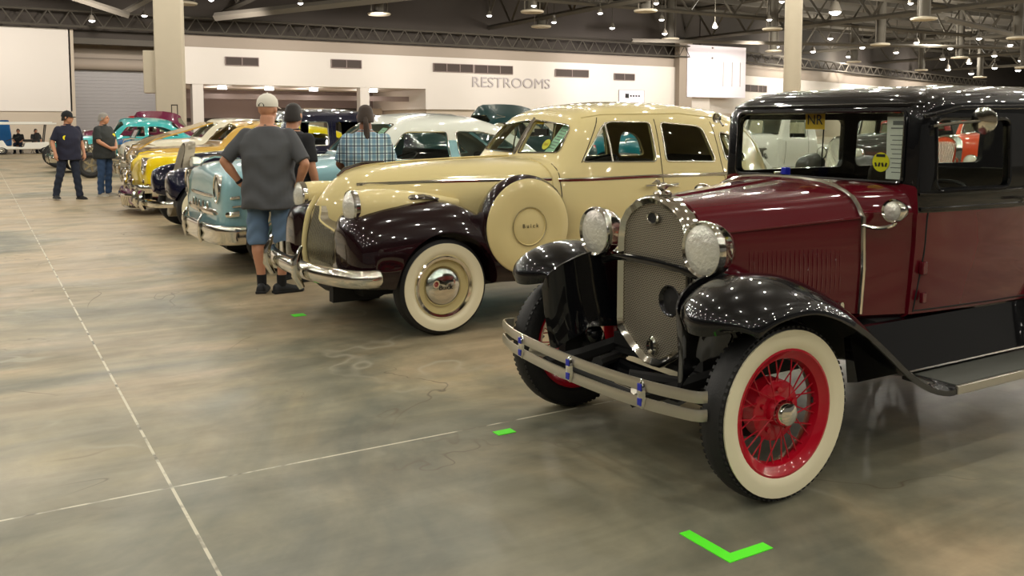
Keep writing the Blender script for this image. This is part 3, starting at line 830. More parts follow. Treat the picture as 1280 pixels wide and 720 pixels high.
# fenders
def sheet(b, rows, t=.012):
    """rows of points -> closed sheet with thickness towards wheel"""
    n = len(rows[0]); rings = []
    for r in rows:
        P = [Vector(p) for p in r]
        inn = []
        for i, p in enumerate(P):
            a = P[max(i - 1, 0)]; c = P[min(i + 1, n - 1)]; tg = (c - a).normalized(); nn = Vector((1, 0, 0)).cross(tg)
            if nn.length < 1e-6: nn = Vector((0, 0, 1))
            inn.append(p)
        rings.append(P)
    return rings
def front_fender(s):
    # centre line of crown: (x, z crown, outer y, inner y)
    cl = [(-.352, .700, .80, .50, .13), (-.362, .748, .835, .48, .13), (-.335, .806, .850, .46, .125), (-.27, .856, .860, .44, .12), (-.17, .893, .865, .42, .115), (-.04, .908, .865, .41, .11), (.11, .893, .865, .41, .10), (.27, .832, .865, .41, .09), (.42, .735, .865, .42, .075), (.56, .612, .865, .44, .056), (.70, .495, .865, .46, .048), (.84, .405, .865, .50, .038), (.96, .355, .865, .56, .02), (1.03, .348, .865, .60, .006)]
    C = spl([(x, z, yo) for x, z, yo, yi, d in cl], 3); Y = spl([(yi, d, 0) for x, z, yo, yi, d in cl], 3)
    rings = []
    for i, c in enumerate(C):
        x, z, yo = c; yi, d = Y[i][0], Y[i][1]
        a = C[max(i - 1, 0)]; e = C[min(i + 1, len(C) - 1)]; tx, tz = e.x - a.x, e.y - a.y; L = sqrt(tx * tx + tz * tz); nx, nz = -tz / L, tx / L   # outward (up)
        ring = []
        mid = yi + (yo - yi) * .52
        for k in range(15):
            t = k / 14; y = yi + (yo - yi) * t
            u = (t - .5) / .5
            drop = d * (abs(u) ** 2.2) * (1.0 if u > 0 else .7)
            ring.append(Vector((x - nx * drop, s * y, z - nz * drop)))
        o1 = ring[-1]; ring.append(Vector((o1.x - nx * .024, s * (yo + .001), o1.z - nz * .024)))
        inner = [Vector((p.x - nx * .010, p.y, p.z - nz * .010)) for p in reversed(ring)]
        inner[0] = ring[-1] + Vector((0, -s * .012, 0)); inner[1] = Vector((o1.x - nx * .012, s * (yo - .012), o1.z - nz * .012))
        rings.append(ring + inner)
    return rings
for s in (-1, 1):
    b = MB(); b.loft(front_fender(s))
    # inner valance running down to the frame
    V = spl([(-.30, .70, .52), (-.285, .78, .475), (-.17, .85, .43), (.0, .88, .415), (.2, .81, .41), (.42, .70, .42), (.62, .54, .45), (.84, .39, .50)], 4)
    top = [Vector((p.x, s * p.z, p.y)) for p in V]
    bot = [Vector((p.x + .03, s * max(.36, min(p.z - .02, .36 - (p.x + .02) * .45)), max(.38, min(.50, p.y - .12)) if p.x > -.16 else max(.40, p.y - .38))) for p in V]
    rings = [[t, t.lerp(bb, .5) + Vector((0, s * .012, 0)), bb, bb - Vector((0, s * .012, 0)), t.lerp(bb, .5), t - Vector((0, s * .012, 0))] for t, bb in zip(top, bot)]
    b.loft(rings)
    b.build('front_fender', 'black', MA, ang=50)
# rear fenders (mostly out of frame)
for s in (-1, 1):
    b = MB(); rings = []
    C = spl([(2.05, .33, 0), (2.13, .50, 0), (2.25, .70, 0), (2.42, .83, 0), (2.63, .87, 0), (2.85, .82, 0), (3.02, .68, 0), (3.12, .50, 0)], 3)
    for i, c in enumerate(C):
        a = C[max(i - 1, 0)]; e = C[min(i + 1, len(C) - 1)]; tx, tz = e.x - a.x, e.y - a.y; L = sqrt(tx * tx + tz * tz); nx, nz = -tz / L, tx / L
        ring = [Vector((c.x - nx * .07 * abs(2 * k / 8 - 1) ** 2.2, s * (.60 + .265 * k / 8), c.y - nz * .07 * abs(2 * k / 8 - 1) ** 2.2)) for k in range(9)]
        rings.append(ring + [p - Vector((nx, 0, nz)) * .012 for p in reversed(ring)])
    b.loft(rings); b.build('rear_fender', 'black', MA, ang=50)
# chassis
b = MB()
for s in (-1, 1):
    b.tube([(-.40, s * .33, .37), (-.2, s * .34, .38), (.4, s * .37, .46), (3.0, s * .42, .46)], .035, 6)
    b.tube([(-.25, s * .12, .40), (0, s * .30, .36), (0.0, s * .58, .36), (0, s * .66, .36)], .028, 8)
    b.cyl((0, s * .60, .28), (0, s * .60, .44), .03); b.cyl((0, s * .56, .36), (0, s * .625, .36), .13)
b.tube([(0, -.6, .36), (0, -.35, .30), (0, .35, .30), (0, .6, .36)], .026, 8)
b.tube([(.03, -.55, .36), (.03, -.2, .40), (.03, .2, .40), (.03, .55, .36)], .025, 6, flat=(1, 1))
b.tube([(-.30, -.33, .35), (-.30, .33, .35)], .014, 8)
b.cyl((2.63, -.66, .36), (2.63, .66, .36), .045); b.ball((2.63, 0, .36), .15, 8)
b.bbox((.0, -.32, .42), (.9, .32, .48)); b.bbox((.2, -.28, .34), (.8, .28, .6)); b.bbox((.85, -.55, .50), (3.1, .55, .60))
b.build('chassis', 'under', MA)
b = MB()
for s in (-1, 1):
    b.tube([(-.02, s * .46, .44), (.02, s * .50, .62), (.0, s * .44, .74)], .022, 8)
    b.ball((-.02, s * .46, .44), .05, 8)
b.build('shock_absorber', 'black', MA)
# front splash pan under the radiator
b = MB(); b.loft([[(-.18, y, .33), (-.10, y * .95, .34), (.0, y * .9, .36), (.0, y * .9, .34), (-.10, y * .95, .32), (-.18, y, .31)] for y in (-.36, -.2, 0, .2, .36)]); b.build('front_apron', 'black', MA)
# radiator shell
half = [(0, .398), (.055, .400), (.150, .455), (.238, .520), (.245, .56), (.244, .80), (.240, .96), (.225, 1.045), (.185, 1.100), (.12, 1.140), (.05, 1.163), (0, 1.170)]
outl = half + [(-y, z) for y, z in reversed(half[1:-1])]
def offs(o, d):
    c = Vector((0, .78)); m = len(o); out = []
    for i in range(m):
        a, p, q = Vector(o[i - 1]), Vector(o[i]), Vector(o[(i + 1) % m]); t = (q - a).normalized(); nn = Vector((t.y, -t.x))
        out.append((p.x + nn.x * d, p.y + nn.y * d))
    return out
O1, O0 = offs(outl, .014), offs(outl, -.024)
if abs(O1[5][0]) < abs(outl[5][0]): O1, O0 = offs(outl, -.014), offs(outl, .024)
b = MB()
R = lambda o, x: [(x, y, z) for y, z in o]
b.loft([R(O0, -.005), R(O0, -.022), R(outl, -.040), R(O1, -.026), R(offs(O1, 0), .03), R(O1, .075), R(O0, .075), R(O0, -.005)], cap=False)
shell = b.build('radiator_shell', 'chrome', MA, ang=50)
def grille_mat():
    m = bpy.data.materials.new('woven_grille'); m.use_nodes = True; nt = m.node_tree; bs = nt.nodes['Principled BSDF']
    tc = nt.nodes.new('ShaderNodeTexCoord'); mp = nt.nodes.new('ShaderNodeMapping'); mp.inputs['Rotation'].default_value = (0, radians(-90), radians(90))
    sx = nt.nodes.new('ShaderNodeSeparateXYZ'); cb = nt.nodes.new('ShaderNodeCombineXYZ'); nt.links.new(tc.outputs['Object'], sx.inputs[0])
    nt.links.new(sx.outputs['Y'], cb.inputs['X']); nt.links.new(sx.outputs['Z'], cb.inputs['Y'])
    br = nt.nodes.new('ShaderNodeTexBrick'); br.inputs['Scale'].default_value = 1; br.inputs['Brick Width'].default_value = .0145; br.inputs['Row Height'].default_value = .0085; br.inputs['Mortar Size'].default_value = .0021; br.inputs['Mortar Smooth'].default_value = .3
    br.inputs['Color1'].default_value = lin((34, 32, 28)); br.inputs['Color2'].default_value = lin((44, 42, 36)); br.inputs['Mortar'].default_value = lin((166, 159, 143))
    nt.links.new(cb.outputs[0], br.inputs['Vector']); nt.links.new(br.outputs['Color'], bs.inputs['Base Color'])
    bs.inputs['Metallic'].default_value = .45; bs.inputs['Roughness'].default_value = .35
    bp = nt.nodes.new('ShaderNodeBump'); bp.inputs['Strength'].default_value = .6; bp.inputs['Distance'].default_value = .004; nt.links.new(br.outputs['Fac'], bp.inputs['Height']); nt.links.new(bp.outputs[0], bs.inputs['Normal'])
    return m
M['grille'] = grille_mat()
b = MB(); b.loft([R(offs(outl, -.012) if O0[5][0] < outl[5][0] and False else O0, -.012), R(O0, -.008)]); b.build('grille', 'grille', shell, smooth=False)
# shell details
b = MB(); b.lathe([(-.030, .030), (-.036, .036), (-.028, .042), (-.02, .040)], (0, 0, 1.078), 'x', 24); b.xf(Matrix.Translation((0, 0, 1.078)) @ Matrix.Diagonal((1, 1, .72, 1)) @ Matrix.Translation((0, 0, -1.078))); b.build('emblem_ring', 'chrome', shell)
b = MB(); b.lathe([(-.0305, .001), (-.0305, .031)], (0, 0, 1.078), 'x', 24); b.xf(Matrix.Translation((0, 0, 1.078)) @ Matrix.Diagonal((1, 1, .72, 1)) @ Matrix.Translation((0, 0, -1.078))); b.build('emblem', 'blue_enamel' if False else 'dark_hole', shell)
b = MB(); b.lathe([(-.018, .018), (-.034, .026), (-.026, .034), (-.012, .034)], (0, 0, .478), 'x', 24); b.xf(Matrix.Translation((0, 0, .478)) @ Matrix.Diagonal((1, 1, 1.35, 1)) @ Matrix.Translation((0, 0, -.478))); b.build('crank_hole_ring', 'chrome', shell)
b = MB(); b.lathe([(-.0145, .001), (-.0145, .022)], (0, 0, .478), 'x', 20); b.xf(Matrix.Translation((0, 0, .478)) @ Matrix.Diagonal((1, 1, 1.35, 1)) @ Matrix.Translation((0, 0, -.478))); b.build('crank_hole', 'dark_hole', shell)
# radiator cap with winged bird ornament
b = MB(); b.lathe([(1.168, .036), (1.178, .042), (1.19, .044), (1.20, .036), (1.205, .001)], (.03, 0, 0), 'z', 20)
b.ball((.03, 0, 1.222), .022, 8, (1.5, .8, .9)); b.ball((0.0, 0, 1.243), .013, 7); b.tube([(-.012, 0, 1.243), (-.032, 0, 1.238)], [.007, .002], 6)
for s in (-1, 1):
    b.tube([(.03, s * .01, 1.225), (.035, s * .045, 1.232), (.055, s * .085, 1.226)], [.014, .011, .003], 6, flat=(.4, 1.3))
b.tube([(.05, 0, 1.222), (.09, 0, 1.218)], [.012, .005], 6, flat=(.4, 1.4)); b.build('radiator_ornament', 'chrome', MA)
# lamps
def head_lamp(s, zc=.978):
    b = MB(); c = (-.06, s * .385, zc)
    b.lathe([(-.018, .106), (-.026, .116), (-.014, .124), (.004, .124), (.012, .118), (.05, .112), (.09, .092), (.12, .062), (.138, .028), (.142, .001)], c, 'x', 40)
    o = b.build('headlight', 'chrome', MA)
    b = MB(); b.lathe([(-.036, .001), (-.034, .04), (-.028, .08), (-.016, .108)], c, 'x', 36); b.build('lens', 'lens', o)
    b = MB(); b.tube([(c[0] + .05, c[1], zc - .11), (c[0] + .05, c[1] - s * .0, zc - .16)], [.022, .016], 10); b.build('lamp_post', 'black', o)
    b = MB(); b.tube([(c[0] + .09, c[1] + s * .01, zc - .10), (c[0] + .14, c[1] + s * .02, zc - .17), (c[0] + .13, c[1] + s * .04, zc - .24)], .007, 6); b.build('lamp_conduit', 'chrome_dull', o)
    return o
for s in (-1, 1): head_lamp(s)
b = MB(); b.tube(spl([(.06, -.62, .86), (.02, -.50, .835), (-.02, -.385, .835), (-.055, -.22, .872), (-.058, 0, .880), (-.055, .22, .872), (-.02, .385, .835), (.02, .50, .835), (.06, .62, .86)], 5), .013, 8, flat=(1.3, .8)); b.build('lamp_tie_bar', 'black', MA)
# horn
b = MB(); b.lathe([(-.17, .066), (-.165, .07), (-.155, .058), (-.12, .035), (-.05, .02), (.03, .017)], (0, -.285, .752), 'x', 24)
b.lathe([(.02, .03), (.03, .05), (.075, .052), (.09, .04), (.16, .036), (.18, .001)], (0, -.285, .752), 'x', 20); b.cyl((.05, -.285, .70), (.05, -.3, .62), .02)
hn = b.build('horn', 'black', MA)
b = MB(); b.lathe([(-.158, .001), (-.152, .056)], (0, -.285, .752), 'x', 20)
b.build('horn_mouth', 'dark_hole', hn)
b = MB(); b.tube([(.02, -.30, .70), (.05, -.40, .66), (.05, -.47, .70), (.04, -.47, .83)], .011, 6); b.tube([(-.0, -.25, .52), (.0, -.262, .7), (.0, -.262, .95)], .010, 6); b.build('wiring_tube', 'nickel', MA)
# bumper
def bump_path(z, r=.0):
    return spl([(-.30, .79, z), (-.345, .795, z), (-.375, .765, z), (-.435, .56, z), (-.466, .28, z), (-.478, 0, z), (-.466, -.28, z), (-.435, -.50, z), (-.385, -.66, z), (-.362, -.695, z), (-.335, -.705, z)], 6)
def bar(b, path, hgt, t):
    rings = []
    for i, p in enumerate(path):
        a = path[max(i - 1, 0)]; c = path[min(i + 1, len(path) - 1)]; tg = (c - a).normalized(); nn = Vector((tg.y, -tg.x, 0))
        rings.append([p + nn * t * u + Vector((0, 0, hgt * v)) for u, v in ((.5, -.5), (.9, -.25), (1, 0), (.9, .25), (.5, .5), (-.5, .5), (-.5, -.5))])
    return b.loft(rings)
for z in (.470, .398):
    b = MB(); bar(b, bump_path(z), .046, .007); b.build('bumper_bar', 'nickel', MA, ang=60)
b = MB()
for y, x in ((.455, -.456), (0, -.486), (-.455, -.450)):
    b.lathe([(-.012, .001), (-.010, .02), (0, .027), (.004, .02)], (0, 0, 0), 'x', 24); n0 = len(b.v) - 24 * 4
    b.xf(Matrix.Translation((x, y, .434)) @ Matrix.Diagonal((1, .85, 2.25, 1)), n0)
bc = b.build('bumper_clamp', 'chrome', MA)
b = MB()
for y, x in ((.455, -.4685), (0, -.4985), (-.455, -.4625)):
    for sz in (-1, 1):
        b.box((x, y, .434 + sz * .030), (.004, .026, .03))
b.build('clamp_enamel', 'blue_enamel', bc, bevel=.004)
b = MB()
for s in (-1, 1): b.tube([(-.445, s * .40, .434), (-.38, s * .34, .40), (-.3, s * .34, .38)], .016, 6); pass
b.build('bumper_bracket', 'nickel', MA)
# cowl lamp on its curved bracket, side mirror
for s in (-1, 1):
    b = MB(); c = (.86, s * .625, 1.118)
    b.lathe([(-.022, .042), (-.028, .050), (-.016, .055), (0, .054), (.04, .042), (.07, .020), (.076, .001)], c, 'x', 24); o = b.build('cowl_lamp', 'chrome', MA)
    b = MB(); b.lathe([(-.033, .001), (-.028, .03), (-.02, .044)], c, 'x', 20); b.build('lens', 'lens', o)
    b = MB(); b.tube(spl([(.80, s * .50, 1.045), (.83, s * .56, 1.035), (.86, s * .612, 1.05), (.868, s * .625, 1.075)], 5), .010, 8); b.build('lamp_bracket', 'chrome', o)
b = MB(); b.lathe([(.0, .060), (-.008, .062), (-.012, .05), (-.014, .001)], (1.235, -.80, 1.525), 'x', 28); b.lathe([(.002, .001), (.006, .03), (.0, .06)], (1.235, -.80, 1.525), 'x', 28); o = b.build('side_mirror', 'chrome', MA)
b = MB(); b.tube([(1.10, -.64, 1.50), (1.16, -.72, 1.515), (1.24, -.80, 1.525)], .007, 6); b.build('mirror_arm', 'chrome_dull', o)
b = MB(); b.tube([(1.02, .64, 1.50), (1.04, .70, 1.535), (1.05, .72, 1.54)], .006, 6); b.lathe([(0, .03), (.012, .03), (.02, .001)], (1.04, .72, 1.545), 'x', 16); b.build('spot_lamp', 'chrome_dull', MA)
# wiper motor, filler cap on cowl
b = MB(); b.cyl((.90, .10, 1.23), (.90, .10, 1.262), .026); o = b.build('fuel_cap', 'chrome_dull', MA)
MB().box((.90, .055, 1.262), (.04, .03, .05)).build('blue_tag', 'blue_enamel', MA, bevel=.004)
# wheels
wheel(MA, .028, -.71, -1, .362, .125, .252, .78, 'wire', 0, tread=True)
wheel(MA, .028, .71, 1, .362, .125, .252, .78, 'wire', 0, tread=True)
wheel(MA, 2.63, -.71, -1, .362, .125, .252, .78, 'wire')
wheel(MA, 2.63, .71, 1, .362, .125, .252, .78, 'wire')
# interior
b = MB(); b.box((1.95, 0, .78), (.5, 1.1, .22)); b.box((2.22, 0, 1.03), (.16, 1.1, .46), (0, .12, 0)); b.box((3.3, 0, .98), (.16, 1.05, .46), (0, .12, 0)); b.box((3.05, 0, .78), (.5, 1.05, .2)); b.build('bench_seat', 'seat', MA, bevel=.05)
b = MB(); b.bbox((1.06, -.6, 1.10), (1.16, .6, 1.20)); b.build('dashboard', 'seat_dark', MA, bevel=.02)
b = MB(); b.tube([(Vector((1.55, -.30, 1.14)) + Vector((-.35, 0, 1)).normalized().cross(Vector((0, 1, 0))) * .2 * cos(a) + Vector((0, .2, 0)) * sin(a)) for a in [2 * pi * k / 28 for k in range(28)]], .012, 6, True)
b.tube([(1.55, -.30, 1.14), (1.2, -.30, .85)], .015, 6); b.box((1.55, -.3, 1.14), (.02, .38, .02)); b.build('steering_wheel', 'black_trim', MA)
# placards inside the windshield
def placard(root, wsx, y0, y1, z0, z1, xx=1.10):
    pass
t = thing('price_sheet', 'long white paper sheet inside the burgundy car windshield', 'paper sheet', (2.70 + 1.088, 3.217 - .475, 1.395))
MB().box((0, 0, 0), (.003, .145, .30)).build('sheet', 'paper', t, smooth=False)
b = MB()
for k in range(9): b.box((-.002, random.uniform(-.01, .01), .06 - k * .022), (.001, .10, .004))
b.box((-.002, .0, .12), (.001, .08, .02)); b.box((-.002, 0, .095), (.001, .10, .006)); b.build('print', 'ink', t, smooth=False)
t = thing('round_sticker', 'round yellow sticker inside the burgundy car windshield', 'sticker', (2.70 + 1.083, 3.217 - .375, 1.325))
MB().cyl((0, 0, 0), (.002, 0, 0), .047, n=28).build('disc', 'stick_y', t, smooth=False)
b = MB(); b.box((-.001, 0, .032), (.001, .05, .014)); 
for k in range(4): b.box((-.001, -.03 + k * .019, -.012), (.001, .010, .02), (.3 * (-1) ** k, 0, 0))
b.build('print', 'ink_black', t, smooth=False)
t = thing('nr_card', 'amber card reading NR behind the burgundy car windshield', 'card', (2.70 + 1.095, 3.217 + .04, 1.530))
MB().box((0, 0, 0), (.002, .125, .095)).build('card', 'card_y', t, smooth=False)
textobj('NR', .075, 'ink_black', t, (-.003, 0, 0), (radians(90), 0, radians(-90)), 'card_lettering', .0005)
# ================================================================== 2. cream 1930s-40s sedan
BU = thing('vintage_sedan', 'cream and dark plum rounded sedan with covered spare wheel in its fender', 'car', (2.84, 6.50, 0))
def rg(x, P, n=3):
    """half control points (y,z) bottom centre..top centre -> smooth closed ring"""
    C = spl([(0, y, z) for y, z in P], n)
    return mir([(x, abs(p.y) if i not in (0, len(C) - 1) else 0, p.z) for i, p in enumerate(C)])
def stations(rows, nx=4):
    """rows: (x, [(y,z)...]) ; interpolates smoothly along x, then builds rings"""
    k = len(rows[0][1]); curves = []
    for j in range(k):
        curves.append(spl([(r[0], r[1][j][0], r[1][j][1]) for r in rows], nx))
    out = []
    for i in range(len(curves[0])):
        x = curves[0][i].x
        out.append((sum(c[i].x for c in curves) / k, [(max(c[i].y, 0), c[i].z) for c in curves]))
    return out
# hood / nose: narrow prow
rows = [(-.70, [(0, .46), (.02, .46), (.035, .60), (.03, .75), (.015, .84), (0, .86)]),
        (-.62, [(0, .44), (.09, .45), (.12, .62), (.115, .82), (.07, .95), (0, .995)]),
        (-.52, [(0, .44), (.16, .45), (.20, .65), (.19, .88), (.12, 1.04), (0, 1.10)]),
        (-.36, [(0, .44), (.23, .46), (.28, .70), (.275, .94), (.18, 1.12), (0, 1.175)]),
        (.0, [(0, .44), (.32, .46), (.38, .75), (.39, 1.00), (.26, 1.165), (0, 1.21)]),
        (.45, [(0, .44), (.42, .46), (.49, .75), (.51, 1.02), (.36, 1.185), (0, 1.23)]),
        (.80, [(0, .44), (.52, .46), (.60, .75), (.62, 1.05), (.44, 1.20), (0, 1.24)]),
        (1.05, [(0, .44), (.62, .46), (.72, .75), (.73, 1.08), (.50, 1.215), (0, 1.245)])]
b = MB(); b.loft([rg(x, P) for x, P in stations(rows, 4)]); hs = Shell(b, 'hood', 'cream', BU, 0)
# body
def bb(ws, wm, wb, zb2, wg, zg, wt, zt, zr, wr=None):
    wr = wr or wt * .72
    return [(0, .42), (ws * .9, .42), (ws, .46), (wm, .78), (wb, zb2), (wg, zg), (wt, zt), (wr, zt + (zr - zt) * .72), (0, zr)]
rows = [(.98, bb(.70, .76, .70, 1.10, .62, 1.17, .55, 1.20, 1.24)),
        (1.06, bb(.74, .79, .74, 1.11, .67, 1.19, .60, 1.22, 1.26)),
        (1.16, bb(.77, .82, .77, 1.12, .68, 1.28, .59, 1.35, 1.42)),
        (1.28, bb(.79, .835, .79, 1.12, .69, 1.38, .60, 1.47, 1.575)),
        (1.42, bb(.80, .845, .80, 1.12, .70, 1.42, .62, 1.54, 1.645)),
        (1.62, bb(.81, .85, .805, 1.12, .72, 1.44, .64, 1.58, 1.685)),
        (2.05, bb(.81, .855, .81, 1.12, .73, 1.45, .65, 1.60, 1.71)),
        (2.55, bb(.80, .85, .80, 1.12, .71, 1.44, .62, 1.58, 1.69)),
        (2.95, bb(.78, .82, .76, 1.12, .66, 1.40, .57, 1.53, 1.65)),
        (3.25, bb(.75, .76, .61, 1.08, .55, 1.34, .46, 1.46, 1.585)),
        (3.50, bb(.72, .72, .44, 1.05, .40, 1.26, .34, 1.37, 1.49)),
        (3.66, bb(.70, .70, .33, 1.00, .30, 1.17, .26, 1.26, 1.36)),
        (3.78, bb(.67, .67, .26, .93, .23, 1.06, .20, 1.13, 1.20)),
        (3.88, bb(.62, .64, .22, .82, .19, .90, .15, .95, 1.00)),
        (3.98, bb(.54, .55, .40, .64, .30, .70, .20, .73, .75))]
b = MB(); b.loft([rg(x, P, 3) for x, P in stations(rows, 5)]); bs = Shell(b, 'body', 'cream', BU, .03)
wA = rrect([(1.23, 1.215, .03), (1.94, 1.205), (1.93, 1.525), (1.50, 1.53, .08)], .04)
wB = rrect([(2.04, 1.205), (2.60, 1.19), (2.50, 1.49, .07), (2.04, 1.525)], .04)
wC = rrect([(2.72, 1.19, .06), (3.02, 1.19, .06), (2.90, 1.40, .1), (2.70, 1.455, .08)], .05)
cut = MB()
for o_ in (wA, wB, wC): cut.prism(o_, 'y', -1.4, 1.4)
wsL = rrect([(-.60, 1.285, .05), (-.035, 1.270, .02), (-.025, 1.545, .02), (-.54, 1.50, .06)], .04)
wsR = [(-y, z) for y, z in wsL]
for o_ in (wsL, wsR): cut.prism(o_, 'x', .8, 1.47)
rwn = rrect([(-.20, 1.24), (.20, 1.24), (.18, 1.40), (-.18, 1.40)], .05); cut.prism(rwn, 'x', 3.2, 4.0)
bs.cut(cut); bs.glass(cut, 'window_glass')
b = MB()
for o_ in (wA, wB, wC): bs.sideline(b, o_, .007, closed=True, sub=2)
b.build('window_frame', 'chrome_dull', BU)
b = MB()
for o_ in (wsL, wsR):
    P = []
    for i in range(len(o_)):
        a, c = o_[i], o_[(i + 1) % len(o_)]
        for t in range(3): P.append((a[0] + (c[0] - a[0]) * t / 3, a[1] + (c[1] - a[1]) * t / 3))
    b.tube(bs.front(P, .002), .007, 6, True)
b.tube(bs.front([(0, z) for z in (1.255, 1.3, 1.4, 1.5, 1.56)], .004), .014, 8)
b.build('windshield_frame', 'chrome', BU)
b = MB()
bs.sideline(b, [(1.36, 1.56), (1.5, 1.585), (1.7, 1.59), (2.3, 1.60), (2.8, 1.56), (3.2, 1.44), (3.45, 1.25)], .008, sub=8); b.build('drip_rail', 'cream', BU)
b = MB(); bs.sideline(b, [(1.02, 1.075), (1.9, 1.085), (2.9, 1.08), (3.6, 1.0)], .011, sub=14, flat=(1.5, .7)); hs.sideline(b, [(-.42, 1.06), (.1, 1.075), (.98, 1.08)], .010, sub=10, flat=(1.5, .7)); b.build('belt_strip', 'chrome', BU)
b = MB(); bs.sideline(b, [(1.03, 1.2), (1.03, .9), (1.03, .5)], .004, sub=8); bs.sideline(b, [(1.985, 1.55), (1.985, .50)], .004, sub=20); bs.sideline(b, [(1.22, 1.21), (1.46, 1.56)], .004, sub=10)
bs.sideline(b, [(2.64, 1.53), (2.66, 1.2), (2.70, .95), (2.55, .7)], .004, sub=10); b.build('door_gap', 'seat', BU)
b = MB()
for x in (1.86, 2.10):
    for s in (-1, 1):
        q = bs.side([(x, 1.02)], s)[0]; b.cyl(q, (q[0], q[1] + s * .04, q[2]), .012); b.tube([(q[0], q[1] + s * .045, q[2]), (q[0] - .10, q[1] + s * .045, q[2] - .005)], .010, 8)
b.build('door_handle', 'chrome', BU)
b = MB(); b.tube(bs.side([(1.50, 1.21), (1.50, 1.35), (1.50, 1.52)], -1, -.0), .008, 6); b.tube(bs.side([(1.50, 1.21), (1.50, 1.35), (1.50, 1.52)], 1), .008, 6); b.build('vent_window_post', 'chrome_dull', BU)
# sills
b = MB(); b.bbox((.9, -.80, .34), (3.0, .80, .48)); b.build('running_board', 'plum', BU, bevel=.03)
b = MB(); b.bbox((-.5, -.5, .28), (3.8, .5, .46)); b.cyl((0, -.7, .34), (0, .7, .34), .04); b.cyl((3.05, -.7, .34), (3.05, .7, .34), .05); b.build('chassis', 'under', BU)
# pontoon fenders
def arch(x, z, r): return [(x + r, -.2)] + [(x + r * cos(pi * k / 24), z + r * sin(pi * k / 24)) for k in range(25)] + [(x - r, -.2)]
def fsolid(rows, name, m, parent, wheels, n=4):
    """rows (x, yin, yout, zbot, ztop)"""
    rr = stations([(x, [(yi, zb), ((yi + yo) / 2, zb - .0), (yo - .02, zb), (yo, zb + (zt - zb) * .45), (yo - (yo - yi) * .10, zb + (zt - zb) * .80), (yo - (yo - yi) * .36, zt), (yi + (yo - yi) * .1, zt - (zt - zb) * .06)]) for x, yi, yo, zb, zt in rows], n)
    res = []
    for s in (-1, 1):
        b = MB(); rings = []
        for x, P in rr:
            C = spl([(0, y, z) for y, z in P], 3, True); rings.append([(x, s * p.y, p.z) for p in C])
        b.loft(rings)
        o = b.build(name, m, parent, ang=45)
        c = MB()
        for wx_, R_, yi in wheels: c.prism(arch(wx_, R_ * 1.0, R_ * 1.13), 'y', s * yi, s * 1.3)
        boolop(o, c); shade(o.data, 45); res.append(o)
    return res
rows = [(-.70, .44, .62, .50, .70), (-.685, .42, .74, .44, .79), (-.62, .30, .83, .40, .87), (-.42, .26, .86, .38, .925), (-.12, .28, .875, .37, .945), (.14, .32, .875, .36, .93), (.34, .38, .87, .36, .84), (.52, .46, .86, .35, .70), (.66, .52, .85, .34, .54), (.80, .56, .84, .33, .42), (.88, .60, .82, .33, .37)]
fsolid(rows, 'front_fender', 'plum', BU, [(0, .35, .50)])
rows = [(2.25, .55, .80, .36, .50), (2.40, .50, .88, .36, .74), (2.65, .48, .90, .36, .88), (3.0, .46, .90, .36, .93), (3.4, .44, .88, .36, .86), (3.7, .40, .82, .38, .74), (3.92, .35, .70, .42, .60)]
fsolid(rows, 'rear_fender', 'cream', BU, [(3.05, .35, .55)])
for x, s in ((0, -1), (0, 1), (3.05, -1), (3.05, 1)):
    wheel(BU, x, s * .72, s, .35, .17, .225, .72, 'cap', 0, 'cream', 'chrome', text='Buick')
# nose grille: fine vertical bars each side of the prow
M['gbars'] = mat('grille_bars', (150, 142, 124), 0.35, .7)
def nose(o): return o
for s in (-1, 1):
    prof = [(.905, -.645), (.87, -.655), (.80, -.675), (.70, -.70), (.60, -.71), (.52, -.70), (.47, -.68)]
    b = MB(); rings = []
    # surface wraps from prow out to the fender, wide at the bottom, narrow at the top
    G = []
    for (z, x0) in prof:
        t = (.965 - z) / .50
        wmax = .06 + .25 * t if t < .37 else .1525 + 1.75 * (t - .37) if t < .535 else .44
        row = []
        for k in range(9):
            y = .018 + (wmax - .018) * k / 8
            x = x0 + .02 + .36 * (y ** 1.35) - .01
            row.append((x, s * y, z))
        G.append(row)
    C = [spl([r[k] for r in G], 4) for k in range(9)]
    front = [[C[k][i] for k in range(9)] for i in range(len(C[0]))]
    rings = [[p + Vector((-.045, 0, 0)) for p in r] + [p + Vector((.06, 0, 0)) for p in reversed(r)] for r in front]
    b.loft(rings)
    g = b.build('grille', 'gbars', BU, ang=60)
    b = MB(); nb = 27
    yy = .018
    for k in range(nb):
        y = .024 + k * .0158; pts = []
        for r in front:
            if abs(r[-1].y) < y: continue
            # interpolate along row
            for j in range(8):
                if abs(r[j].y) <= y <= abs(r[j + 1].y):
                    u = (y - abs(r[j].y)) / max(abs(r[j + 1].y) - abs(r[j].y), 1e-6); pts.append(r[j].lerp(r[j + 1], u) + Vector((-.047, 0, 0))); break
        if len(pts) > 2: b.tube(pts, .0042, 5)
    b.build('grille_bar', 'chrome_dull', g); g.children[-1]['kind'] = 'stuff'
    b = MB(); b.tube([front[i][-1] + Vector((-.045, 0, 0)) for i in range(len(front))], .008, 6); b.tube([p + Vector((-.045, 0, 0)) for p in front[-1]], .008, 6); b.build('grille_surround', 'cream', g)
b = MB(); b.tube(spl([(-.665, 0, .97), (-.725, 0, .86), (-.755, 0, .72), (-.765, 0, .60), (-.75, 0, .46)], 5), .020, 8, flat=(1, .8)); b.build('prow_moulding', 'cream', BU)
# apron between fenders under the nose
b = MB(); b.loft([[(-.66 + .3 * abs(y), y, .47), (-.70 + .3 * abs(y), y, .42), (-.45, y, .36), (-.40, y, .47)] for y in (-.62, -.4, -.2, 0, .2, .4, .62)]); b.build('front_apron', 'cream', BU)
